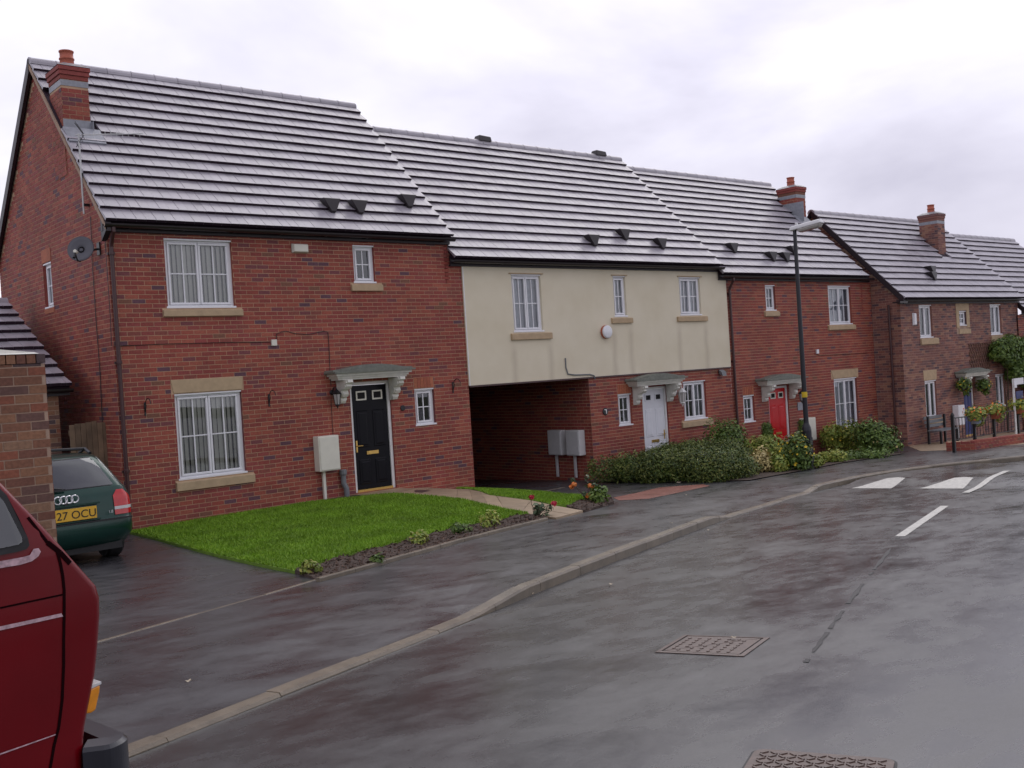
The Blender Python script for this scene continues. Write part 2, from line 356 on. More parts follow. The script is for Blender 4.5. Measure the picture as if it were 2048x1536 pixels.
# ================================================================== THE SETTING
KERB = [(-16, -15.65), (-9, -13.1), (-4.15, -11.33), (-3.22, -10.96), (-.8, -10.02), (.12, -9.62), (1.44, -9.09), (3.07, -8.47), (5.28, -7.64), (5.97, -7.40), (7.86, -6.86), (9.47, -6.38), (10.07, -6.25), (11.6, -5.97), (13.04, -5.88), (14.2, -6.0), (15.26, -6.23), (17.26, -6.80), (20, -7.9), (24, -10.0), (30, -14)]
def kerb_y(x): return lerp_tab(KERB, x)
DROP = [(-20, 1), (-.8, 1), (.12, 0), (5.28, 0), (5.97, 1), (9.47, 1), (10.07, 0), (40, 0)]
def drop(x): return lerp_tab(DROP, x)
def pav_z(x, y):
    d = y-kerb_y(x); return gz(x, y)-.075*drop(x)*(1-sm((d-.1)/1.3))
tag(sheet('ground', [(-70, -70), (110, -70), (110, 110), (-70, 110)], lambda x, y: plane_z(x, y)-.45, M('earth', (.06, .07, .03), .9, .3, 2), 12), kind='structure')
LOW = 6.1
road_poly = [p for p in KERB]+[(x, y-LOW) for x, y in reversed(KERB)]
road = tag(sheet('road', road_poly, road_z, 'road', .7), kind='structure')
pave_poly = [(x, y+.12) for x, y in KERB]+[(34, -14), (34, 16), (-16, 16)]
pavement = tag(sheet('pavement', pave_poly, pav_z, 'pave', .45), kind='structure')
far_poly = [(x, y-LOW-.13) for x, y in KERB]+[(30, -40), (-16, -40)]
far_pave = tag(sheet('far_pavement', far_poly, lambda x, y: plane_z(x, y)+.0, 'pave', 1.5), kind='structure')
# kerb stones, each its own piece
def kerb_row(name, pts, zt, wdt, length, mat, side=1, depth=.3, gap=.006, inner=None):
    root = obj(name, [], [], mat); tag(root, kind='structure')
    seg = []; acc = 0
    P2 = [Vector((p[0], p[1], 0)) for p in pts]; tot = sum((b-a).length for a, b in zip(P2, P2[1:]))
    def at(s):
        for a, b in zip(P2, P2[1:]):
            l = (b-a).length
            if s <= l or b is P2[-1]: return a+(b-a)*min(1, s/l), (b-a).normalized()
            s -= l
    s = 0.
    while s < tot-.05:
        e = min(tot, s+length-gap); (p0, d0), (p1, d1) = at(s), at(e)
        n0 = Vector((-d0.y, d0.x, 0))*side; n1 = Vector((-d1.y, d1.x, 0))*side
        z0, z1 = zt(p0.x, p0.y), zt(p1.x, p1.y); j = random.uniform(-.003, .003)
        a, b_, c, d = p0, p1, p1+n1*wdt, p0+n0*wdt; mb = MB(); ch = .015 if wdt > .1 else .006
        def up_(p, z, sh): return Vector((p.x, p.y, z+j+sh))
        prof0 = [(0, -depth), (0, -ch*1.3), (ch, 0), (wdt, 0), (wdt, -depth)]
        NSEG = 4; k = len(prof0); vs = []; fs = [tuple(range(k))]
        for q_ in range(NSEG+1):
            f_ = q_/NSEG; c_ = a+(b_-a)*f_; nn_ = n0+(n1-n0)*f_; zz_ = zt(c_.x, c_.y)
            vs += [Vector((c_.x, c_.y, 0))+nn_*u+Vector((0, 0, zz_+j+h)) for u, h in prof0]
            if q_: fs += [((q_-1)*k+i, q_*k+i, q_*k+i+1, (q_-1)*k+i+1) for i in range(k-1)]
        fs.append(tuple(NSEG*k+i for i in range(k-1, -1, -1)))
        mb.add(vs, fs)
        mb.build(name+'_stone', mat, root); s += length
    return root
near_kerb = [p for p in KERB if -9 <= p[0] <= 24]
kerb_row('kerb', near_kerb, lambda x, y: plane_z(x, y)-.075*drop(x), .125, .915, 'kerb')
kerb_row('far_kerb', [(x, y-LOW-.13) for x, y in KERB if -9 <= x <= 24], lambda x, y: plane_z(x, y)+.004, .125, .915, 'kerb')
# a strip of concrete channel fines between kerb and asphalt is left to the road material
# road markings: centre-line dashes and the two ramp triangles
def marking(poly, dz=.004, zf=road_z):
    return sheet('marking', poly, lambda x, y: zf(x, y)+dz, 'marking', .4, road)
def dash(a, b, wd=.11):
    a, b = Vector(a), Vector(b); d = (b-a).normalized(); n = Vector((-d.y, d.x))*wd/2
    return [tuple(a-n), tuple(b-n), tuple(b+n), tuple(a+n)]
def hump_z(x, y):
    d = (x-10.52-(y+7.4)*-.115)
    return road_z(x, y)+.075*sm(d/1.5)*(1-sm((d-4.6)/1.5))+.002
marking(dash((5.0, -10.55), (8.12, -9.50)))
marking(dash((9.95, -8.92), (13.3, -8.08)), .008, hump_z)
MAT['tar'] = M('tar_joint', (.026, .024, .026), .55, .3, 9, .3, 60, spec=.3)
_tj = [GR(*q) for q in ((1800, 1070), (1783, 1095), (1762, 1122), (1735, 1155), (1705, 1195), (1672, 1240), (1640, 1285), (1612, 1325))]
_a, _b = _tj[0], _tj[-1]; _n = 44; _L = []; _R = []
for k in range(_n+1):
    _t = k/_n*(len(_tj)-1); _i = min(int(_t), len(_tj)-2); _p = _tj[_i]+(_tj[_i+1]-_tj[_i])*(_t-_i); _w = .008+.016*abs(math.sin(k*2.3)*math.cos(k*.9+1))
    _L.append((_p.x-_w*.4+random.uniform(-.006, .006), _p.y+_w)); _R.append((_p.x+_w*.4, _p.y-_w+random.uniform(-.006, .006)))
for k in range(_n):
    if random.random() < .80: obj('tar_joint', [(x, y, road_z(x, y)+.003) for x, y in (_L[k], _L[k+1], _R[k+1], _R[k])], [(0, 1, 2, 3)], 'tar', road)
hp = [(10.42, -6.35), (10.75, -11.6), (17, -12.2), (17, -6.9), (13, -6.02), (11.6, -6.1)]
sheet('speed_hump', hp, hump_z, 'road', .3, road)
for ya in (-6.62, -7.82):
    x0 = 10.50+.115*-(ya+7.4)
    marking([(x0, ya), (x0+.09, ya-.72), (x0+1.35, ya-.30), (x0+1.45, ya-.10), (x0+1.30, ya+.02)], .004, hump_z)
# back edge of the pavement: flush edging, drives, lawn, path, beds
def poly_from_px(px, f=G): return [(p.x, p.y) for p in (f(*q) for q in px)]
kerb_row('drive_edging', [(-9, -11.05), (-3.25, -8.50), (-.85, -7.42), (-.62, -7.28)], lambda x, y: gz(x, y)+.003, .035, .915, 'kerb')
LAWN = poly_from_px([(259, 1068), (330, 1086), (425, 1112), (520, 1134), (590, 1148), (621, 1136), (706, 1113), (816, 1085), (902, 1061), (1058, 1031), (926, 1005.6), (792, 991), (760, 993), (700, 1000), (621, 1008), (560, 1018), (400, 1043)])
LAWN2 = poly_from_px([(806, 971), (870, 974), (950, 981), (1055, 986), (1136, 993), (1222, 996), (1199, 1003), (1164, 1003), (1133, 1015), (1102, 1012), (1064, 1004), (980, 993), (880, 980)])
lz = lambda x, y: gz(x, y)+.035
tag(sheet('lawn', LAWN, lz, 'lawnbase', .3, None, .06), kind='structure')
tag(sheet('side_lawn', LAWN2, lz, 'lawnbase', .3, None, .06), kind='structure')
def inside(p, poly):
    c = False; j = len(poly)-1
    for i in range(len(poly)):
        if (poly[i][1] > p[1]) != (poly[j][1] > p[1]) and p[0] < (poly[j][0]-poly[i][0])*(p[1]-poly[i][1])/(poly[j][1]-poly[i][1])+poly[i][0]: c = not c
        j = i
    return c
def grass(poly, n, name, h=.035):
    xs = [p[0] for p in poly]; ys = [p[1] for p in poly]; vs = []; fs = []; k = 0
    while k < n:
        x, y = random.uniform(min(xs)-.03, max(xs)+.03), random.uniform(min(ys)-.03, max(ys)+.03)
        if not inside((x, y), poly): continue
        z = lz(x, y); a = random.uniform(0, 6.283); wd = random.uniform(.005, .011); hh = h*random.uniform(.5, 1.3)
        lx, ly = random.gauss(0, .018), random.gauss(0, .018); cx, sx = math.cos(a)*wd, math.sin(a)*wd
        vs += [(x-cx, y-sx, z), (x+cx, y+sx, z), (x+lx, y+ly, z+hh)]; fs.append((3*k, 3*k+1, 3*k+2)); k += 1
    return tag(obj(name, vs, fs, 'grass'), kind='stuff')
tag(grass(LAWN, 105000, 'lawn_grass'), 'short mown grass of the front lawn beside the stone path', 'grass')
tag(grass(LAWN2, 22000, 'side_lawn_grass'), 'narrow strip of mown grass between path and passage drive', 'grass')
# tufts leaning over the drive edge
BED = poly_from_px([(590, 1148), (640, 1162), (731, 1137.5), (824, 1111), (926, 1082.5), (1060, 1048.5), (1095, 1040), (1083, 1034), (1058, 1031), (902, 1061), (816, 1085), (706, 1113), (621, 1136)])
BED2 = poly_from_px([(1133, 1015), (1169, 1025), (1228, 1008), (1222, 996), (1199, 1003), (1164, 1003)])
def bed_z(x, y): return gz(x, y)+.03+.02*math.sin(x*9+y*4)*math.cos(y*11-x*3)+.012*math.sin(x*31)*math.sin(y*27)
tag(sheet('flower_bed', BED, bed_z, 'soil', .09, None, .07), kind='structure')
tag(sheet('rose_bed', BED2, bed_z, 'soil', .09, None, .07), kind='structure')
WB = poly_from_px([(560, 1018), (621, 1008), (700, 1000), (712, 996)])
tag(sheet('wall_strip', [(2.9, -.02), (4.28, -.02), (4.28, -.2), (2.9, -.32)], lambda x, y: gz(x, y)+.03, 'soil', .1, None, .05), kind='structure')
def crumbs(poly, n, zf, name, label, mat):
    vs = []; fs = []; xs = [p[0] for p in poly]; ys = [p[1] for p in poly]; k = 0
    while k < n:
        x, y = random.uniform(min(xs), max(xs)), random.uniform(min(ys), max(ys))
        if not inside((x, y), poly): continue
        s = random.uniform(.006, .026); z = zf(x, y)+s*.2; b = len(vs)
        o = [Vector((random.gauss(0, 1), random.gauss(0, 1), random.gauss(0, .7))).normalized()*s for _ in range(4)]
        vs += [Vector((x, y, z))+q for q in o]; fs += [(b, b+1, b+2), (b, b+2, b+3), (b, b+3, b+1), (b+1, b+3, b+2)]; k += 1
    return tag(obj(name, vs, fs, mat), label, 'soil', kind='stuff')
MAT['clod'] = M('soil_clods', (.085, .052, .036), .9, .3, 30, piece=.6)
crumbs(BED, 2600, bed_z, 'soil_clods', 'loose dark soil clods and chippings in the lawn bed', 'clod')
crumbs(BED2, 500, bed_z, 'soil_clods', 'loose dark soil clods under the orange rose', 'clod')
kerb_row('bed_edging', poly_from_px([(640, 1164), (731, 1139.5), (824, 1113), (926, 1084), (1060, 1050), (1096, 1041)]), lambda x, y: gz(x, y)+.045, .05, .6, 'kerb', 1, .2)
# stone path: one slab after another
path = tag(obj('path', [], [], 'slab'), kind='structure')
pl = [G(712, 983), G(792, 991), G(926, 1005.6), G(1058, 1031), G(1113, 1039)]
pr_ = [G(798, 972), G(880, 980), G(980, 993.5), G(1064, 1004.5), G(1167, 1025.5)]
pl[0] = Vector((4.25, -.02, 0)); pr_[0] = Vector((5.35, -.02, 0))
def along(pts, t):
    seg = [(b-a).xy.length for a, b in zip(pts, pts[1:])]; s = t*sum(seg)
    for a, b, l in zip(pts, pts[1:], seg):
        if s <= l+1e-6: return a+(b-a)*(s/l)
        s -= l
    return pts[-1]
NS = 11
for i in range(NS):
    for k in range(2):
        t0, t1 = i/NS, (i+1)/NS-.0015; q = []
        for t, kk in ((t0, k), (t0, k+1), (t1, k+1), (t1, k)):
            a, b = along(pl, t), along(pr_, t); u = kk/2+(.003 if kk == k and kk else 0); p = a+(b-a)*u
            q.append((p.x, p.y))
        h = .03+random.uniform(-.003, .003); mb = MB()
        mb.hexa([(x, y, gz(x, y)-.03) for x, y in q]+[(x, y, gz(x, y)+h) for x, y in q]); mb.build('slab', 'slab', path)
tag(sheet('red_strip', poly_from_px([(1226, 995.5), (1238, 1001), (1297, 998), (1420, 972), (1405, 969), (1320, 975)]), lambda x, y: gz(x, y)+.004, 'redtar', .4), kind='structure')
kerb_row('passage_edging', poly_from_px([(1062, 984), (1130, 975)]), lambda x, y: gz(x, y)+.006, .05, .6, 'kerb')
# planted ground in front of the terrace
GARD = [(10.05, -.25), (10.15, -2.7), (10.65, -4.25), (13.4, -3.75), (15.6, -3.25), (18.9, -3.0), (19.6, -2.3), (19.6, -.02), (10.05, -.02)]
tag(sheet('garden_soil', GARD, lambda x, y: gz(x, y)+.02, 'soil', .5), kind='structure')
tag(sheet('forecourt', [(19.9, -3.9), (22.6, -5.2), (29, -6), (29, -.9), (22.9, -.9), (19.9, -2.9)], lambda x, y: gz(x, y)+.006, 'slab', .6), kind='structure')

# ================================================================== HOUSE KIT
GA = .317
PITCH = (8.2306-4.8291)/3.32
def cut(rects, o):
    res = []
    for (a, b, c, d) in rects:
        e, f, g, h = max(a, o[0]), min(b, o[1]), max(c, o[2]), min(d, o[3])
        if e >= f or g >= h: res.append((a, b, c, d)); continue
        if e-a > .012: res.append((a, e, c, d))
        if b-f > .012: res.append((f, b, c, d))
        if g-c > .008: res.append((e, f, c, g))
        if d-h > .008: res.append((e, f, h, d))
    return res
FULL_ME = {}
def full_brick(mat):
    if mat not in FULL_ME:
        me = bpy.data.meshes.new('brick'); mb = MB(); mb.box(0, .215, -.004, .01, 0, .065, skip=('k',))
        me.from_pydata([tuple(v) for v in mb.v], [], mb.f); me.materials.append(MAT[mat]); FULL_ME[mat] = me
    return FULL_ME[mat]
def wall(parent, name, O, U, Nn, u1, z0, z1, holes, skips, mat, mortar, top=None, n_single=0, u0=0., depth=.11, name_stuff='bricks', sub=None, closed=True):
    """mortar sheet with its openings, and every brick on it; top(u) = height of a sloping head"""
    O, U, Nn = Vector(O), Vector(U), Vector(Nn)
    P = lambda u, z, o: O+U*u+Nn*o+Vector((0, 0, z))
    us = sorted({u0, u1}|{h[i] for h in holes for i in (0, 1) if u0 < h[i] < u1}); zs = sorted({z0, z1}|{h[i] for h in holes for i in (2, 3) if z0 < h[i] < z1})
    mb = MB()
    for a, b in zip(us, us[1:]):
        for c, d in zip(zs, zs[1:]):
            um, zm = (a+b)/2, (c+d)/2
            if any(h[0] < um < h[1] and h[2] < zm < h[3] for h in holes): continue
            mb.add([P(a, c, 0), P(b, c, 0), P(b, d, 0), P(a, d, 0)], [(0, 1, 2, 3)])
    if top:
        pts = [(u0, z1)]+[(u, top(u)) for u in [u0+(u1-u0)*k/40 for k in range(41)] if top(u) > z1]+[(u1, z1)]
        mb.add([P(u, z, 0) for u, z in pts], [tuple(range(len(pts)))])
    wo = mb.build(name, mortar, parent)
    bricks = []
    zc = math.floor(z0/.075)*.075; row = 0; zmax = max([z1]+[top(u0+(u1-u0)*k/40) for k in range(41)]) if top else z1
    while zc < zmax:
        u = u0-(.1125 if row % 2 else 0)+.005
        while u < u1:
            a, b, c, d = max(u, u0), min(u+.215, u1), zc+.005, zc+.07; u += .225
            if b-a < .02: continue
            if d > z1 and not top:
                d = z1
                if d-c < .012: continue
            if d > z1:
                if min(top(a), top(b)) < d+.01: continue
            rs = [(a, b, c, d)]
            for h in holes: rs = cut(rs, h)
            for h in skips: rs = cut(rs, h)
            for q in rs:
                if q[1]-q[0] > .012: bricks.append(q)
        zc += .075; row += 1
    full = [q for q in bricks if q[1]-q[0] > .2149 and q[3]-q[2] > .0649]
    full.sort(key=lambda q: (P(q[0], q[2], 0)-CP).length)
    ground = [q for q in full if q[2] > gz(P(q[0], 0, 0).x, P(q[0], 0, 0).y)]
    single = set(ground[:n_single])
    rot = Matrix((U, -Nn, Vector((0, 0, 1)))).transposed().to_4x4()
    for q in single:
        mw = rot.copy(); mw.translation = P(q[0], q[2], 0); inst('brick', full_brick(mat), mw, wo)
    mb = MB()
    for q in bricks:
        if q in single: continue
        o = .004+random.uniform(-.001, .001); a, b, c, d = q
        v = [P(a, c, o), P(b, c, o), P(b, d, o), P(a, d, o), P(a, c, 0), P(b, c, 0), P(b, d, 0), P(a, d, 0)]
        mb.add(v, [(0, 1, 2, 3), (4, 5, 1, 0), (5, 6, 2, 1), (6, 7, 3, 2), (7, 4, 0, 3)])
    for h in holes:                                           # brick reveals of the openings
        a, b, c, d = h; e = -depth
        for p, q in (((a, c), (a, d)), ((b, d), (b, c)), ((a, d), (b, d)), ((b, c), (a, c))):
            mb.add([P(*p, .004), P(*q, .004), P(*q, e), P(*p, e)], [(0, 1, 2, 3)])
    tag(mb.build('brickwork', mat, wo), kind='stuff')
    return wo
def window(parent, x0, x1, z0, z1, y=0., lights=2, bars=True, inside='net', sill=None, lintel=None, drip=True, open_first=False, rot=None):
    """a uPVC casement on a wall that faces -y; frame, sashes, glazing bars, panes and what hangs behind them"""
    yb = y+.05; w_ = MB(); F = .055
    w_.box(x0, x1, yb, yb+.06, z0, z0+F); w_.box(x0, x1, yb, yb+.06, z1-F, z1)
    w_.box(x0, x0+F, yb, yb+.06, z0+F, z1-F); w_.box(x1-F, x1, yb, yb+.06, z0+F, z1-F)
    if drip: w_.box(x0-.012, x1+.012, yb-.05, yb, z1-.028, z1+.006)
    w_.box(x0-.02, x1+.02, yb-.062, yb, z0-.004, z0+.03)
    win = w_.build('window', 'upvc', parent); bevel(win, .004, 1)
    wl = (x1-x0-2*F)/lights
    for k in range(lights):
        a, b = x0+F+k*wl, x0+F+(k+1)*wl; c, d = z0+F, z1-F; S = .042; s = MB(); ys = yb-.016
        s.box(a+.004, b-.004, ys, yb+.04, c+.004, c+S); s.box(a+.004, b-.004, ys, yb+.04, d-S, d-.004)
        s.box(a+.004, a+S, ys, yb+.04, c+S, d-S); s.box(b-S, b-.004, ys, yb+.04, c+S, d-S)
        so_ = s.build('sash', 'upvc', win); bevel(so_, .006, 1)
        if open_first and k == 0: so_.location.y -= .012
        g = MB()
        if bars:
            m_ = (a+b)/2; zm = (c+d)/2; g.box(m_-.010, m_+.010, yb+.004, yb+.03, c+S, d-S); g.box(a+S, b-S, yb+.006, yb+.028, zm-.010, zm+.010)
            g.build('glazing_bar', 'upvc', win)
        pa, pb, pc, pd = a+S, b-S, c+S, d-S
        xs = [pa, (pa+pb)/2, pb] if bars else [pa, pb]; zs = [pc, (pc+pd)/2, pd] if bars else [pc, pd]
        for i in range(len(xs)-1):
            for j in range(len(zs)-1):
                t = random.uniform(-.004, .004)
                obj('pane', [(xs[i], yb+.018+t, zs[j]), (xs[i+1], yb+.018-t, zs[j]), (xs[i+1], yb+.018-t, zs[j+1]), (xs[i], yb+.018+t, zs[j+1])], [(0, 1, 2, 3)], 'glass', win)
    yi = yb+.085
    if inside == 'blind':
        n = int((x1-x0-.12)/.088); 
        for k in range(n):
            if random.random() < .05: continue
            cx = x0+.07+(k+.5)*(x1-x0-.14)/n; an = R(random.uniform(10, 34)); hw = .044
            obj('blind_slat', [(cx-hw*math.cos(an), yi-.02-hw*math.sin(an), z0+.1), (cx+hw*math.cos(an), yi-.02+hw*math.sin(an), z0+.1), (cx+hw*math.cos(an), yi-.02+hw*math.sin(an), z1-.06), (cx-hw*math.cos(an), yi-.02-hw*math.sin(an), z1-.06)], [(0, 1, 2, 3)], 'blind', win)
    elif inside in ('net', 'open'):
        n = 40; vs = []; fs = []
        spans = [(x0+.03, x1-.03)] if inside == 'net' else [(x0+.03, x0+.03+(x1-x0)*.28), (x1-.03-(x1-x0)*.28, x1-.03)]
        for (sa, sb) in spans:
            b0 = len(vs)
            for k in range(n+1):
                x = sa+(sb-sa)*k/n; yy = yi+.03+.018*math.sin(k*1.35)+.008*math.sin(k*.6)
                vs += [(x, yy, z0+.05), (x, yy, z1-.04)]
            fs += [(b0+2*k, b0+2*k+2, b0+2*k+3, b0+2*k+1) for k in range(n)]
        obj('curtain', vs, fs, 'net', win, True)
    rm = MB(); rm.box(x0, x1, yb+.06, yb+.6, z0, z1, skip=('f',)); rm.build('room_recess', 'dark', win)
    if sill:
        sa, sb, sz = sill; s = MB(); s.hexa([(sa, y-.055, sz), (sb, y-.055, sz), (sb, y+.06, sz), (sa, y+.06, sz), (sa, y-.055, z0-.035), (sb, y-.055, z0-.035), (sb, y+.06, z0-.006), (sa, y+.06, z0-.006)])
        bevel(s.build('sill', 'stone', win), .008, 2)
    if lintel == 'soldier':
        n = max(3, round((x1-x0)/.075))
        for k in range(n):
            a = x0-.0+(x1-x0)*k/n; l = MB(); l.box(a+.004, a+(x1-x0)/n-.004, y-.008, y+.02, z1+.012, z1+.222); l.build('soldier_brick', 'soldier', win)
    elif lintel:
        la, lb, ta, tb, lt = lintel; l = MB(); l.hexa([(la, y-.012, z1+.012), (lb, y-.012, z1+.012), (lb, y+.06, z1+.012), (la, y+.06, z1+.012), (ta, y-.012, lt), (tb, y-.012, lt), (tb, y+.06, lt), (ta, y+.06, lt)])
        bevel(l.build('lintel', 'stone', win), .006, 1)
    return win
def door(parent, x0, x1, z0, z1, mat, y=0., light_frame='upvc', handle_side=-1, lit='dark'):
    yb = y+.06; f = MB(); F = .06
    f.box(x0, x0+F, yb-.03, yb+.05, z0, z1); f.box(x1-F, x1, yb-.03, yb+.05, z0, z1); f.box(x0+F, x1-F, yb-.03, yb+.05, z1-F, z1)
    a, b, c, d = x0+F+.004, x1-F-.004, z0+.05, z1-F-.004
    lf = MB(); lf.box(a, b, yb, yb+.045, c, d); dr = lf.build('door', mat, parent)
    bevel(f.build('door_frame', 'white', dr), .005, 1)
    t = MB(); t.box(x0+F, x1-F, yb-.04, yb+.05, z0-.005, z0+.045); t.build('threshold', 'brass', dr)
    wd, ht = b-a, d-c
    for s in (0, 1):                                     # two columns of raised panels and a small light on top
        pa = a+wd*(.10 if s == 0 else .56); pb = pa+wd*.34
        for (q0, q1) in ((.045, .285), (.40, .755)):
            pz0, pz1 = c+ht*q0, c+ht*q1; p = MB(); e = .014
            p.hexa([(pa, yb, pz0), (pb, yb, pz0), (pb, yb, pz1), (pa, yb, pz1), (pa+e, yb-.012, pz0+e), (pb-e, yb-.012, pz0+e), (pb-e, yb-.012, pz1-e), (pa+e, yb-.012, pz1-e)])
            p.hexa([(pa+.04, yb-.0125, pz0+.04), (pb-.04, yb-.0125, pz0+.04), (pb-.04, yb-.0125, pz1-.04), (pa+.04, yb-.0125, pz1-.04), (pa+.06, yb-.020, pz0+.06), (pb-.06, yb-.020, pz0+.06), (pb-.06, yb-.020, pz1-.06), (pa+.06, yb-.020, pz1-.06)])
            p.build('door_panel', mat, dr)
        lz0, lz1 = c+ht*.855, c+ht*.945; lx0, lx1 = pa+.02, pb-.02; g = MB(); e = .028
        g.box(lx0, lx1, yb-.016, yb, lz0, lz0+e); g.box(lx0, lx1, yb-.016, yb, lz1-e, lz1); g.box(lx0, lx0+e, yb-.016, yb, lz0+e, lz1-e); g.box(lx1-e, lx1, yb-.016, yb, lz0+e, lz1-e)
        g.build('light_frame', light_frame, dr)
        obj('pane', [(lx0+e, yb-.004, lz0+e), (lx1-e, yb-.004, lz0+e), (lx1-e, yb-.004, lz1-e), (lx0+e, yb-.004, lz1-e)], [(0, 1, 2, 3)], lit, dr)
    l = MB(); cx = (a+b)/2; lzz = c+ht*.345; l.box(cx-.13, cx+.13, yb-.016, yb, lzz-.032, lzz+.032); l.box(cx-.10, cx+.10, yb-.022, yb-.016, lzz-.018, lzz+.018); l.build('letterbox', 'brass', dr)
    h = MB(); hx = a+.05 if handle_side < 0 else b-.05; hz = c+ht*.42; h.box(hx-.016, hx+.016, yb-.010, yb, hz-.12, hz+.10); h.tube([(hx, yb-.01, hz), (hx, yb-.05, hz), (hx+.11*(-handle_side), yb-.052, hz)], .010, 6); h.build('handle', 'brass', dr)
    return dr
def canopy(parent, xc, zb, y=0., wd=1.62, proj=.52):
    """shallow arched moulded canopy on two scroll brackets"""
    c = MB(); n = 24; hw = wd/2
    arc = lambda t: .065*max(0, math.cos(math.pi*t*.62)) if abs(t) < .8 else .0
    def lay(zlo, zhi, inset, mb):
        tp = [(-1+2*k/n) for k in range(n+1)]
        poly = [(xc-hw+inset, zb+zlo)]+[(xc+hw-inset, zb+zlo)]+[(xc+t*(hw-inset), zb+zhi+arc(t)*(1 if zhi > .05 else .6)) for t in reversed(tp)]
        mb.prism(poly, lambda a, b: (a, y-proj+inset, b), lambda a, b: (a, y+.02, b))
    lay(.0, .035, .12, c); lay(.036, .075, .09, c); lay(.076, .12, .045, c)
    cp = c.build('canopy', 'grp', parent)
    t = MB(); lay(.121, .155, -.01, t)
    tp = [(-1+2*k/n) for k in range(n+1)]
    hwr = hw+.01
    t.prism([(xc+a*hwr, zb+.156+arc(a)) for a in tp]+[(xc+a*hwr*.97, zb+.19+arc(a)*1.25) for a in reversed(tp)], lambda a, b: (a, y-proj*.8, b), lambda a, b: (a, y+.02, b))
    t.build('lead_top', 'lead', cp)
    prof = [(0, 0), (-.40, 0), (-.41, -.05), (-.34, -.075), (-.36, -.12), (-.31, -.17), (-.24, -.16), (-.20, -.20), (-.22, -.26), (-.19, -.31), (-.12, -.33), (-.13, -.38), (-.10, -.43), (0, -.44)]
    for s in (-1, 1):
        bx = xc+s*(hw-.30); b = MB(); b.prism([(p, q) for p, q in prof], lambda p, q: (bx-.055, y+p, zb+q), lambda p, q: (bx+.055, y+p, zb+q))
        b.prism([(p*.9-.005, q*.95-.012) for p, q in prof if q > -.40], lambda p, q: (bx-.075, y+p, zb+q), lambda p, q: (bx+.075, y+p, zb+q))
        b.build('bracket', 'grp', cp)
    return cp
def tile_mesh():
    """one interlocking tile: two flat pans with a groove between; origin at the middle of the tail, y up the slope, z off the roof"""
    mb = MB(); hw, le = .1625, .375
    for a, b in ((-hw+.0015, -.005), (.005, hw-.0015)):
        mb.hexa([(a, 0, .016), (b, 0, .016), (b, le, -.012), (a, le, -.012), (a, 0, .072), (b, 0, .072), (b, le, .012), (a, le, .012)])
    mb.hexa([(-.006, 0.004, .012), (.006, 0.004, .012), (.006, le, -.014), (-.006, le, -.014), (-.006, 0.004, .064), (.006, 0.004, .064), (.006, le, .004), (-.006, le, .004)])
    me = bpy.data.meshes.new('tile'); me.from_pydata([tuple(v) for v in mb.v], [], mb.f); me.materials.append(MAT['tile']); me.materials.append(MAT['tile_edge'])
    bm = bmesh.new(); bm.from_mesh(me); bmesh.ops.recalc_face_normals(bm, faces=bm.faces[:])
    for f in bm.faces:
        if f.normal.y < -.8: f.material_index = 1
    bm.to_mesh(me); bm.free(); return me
TILE = tile_mesh()
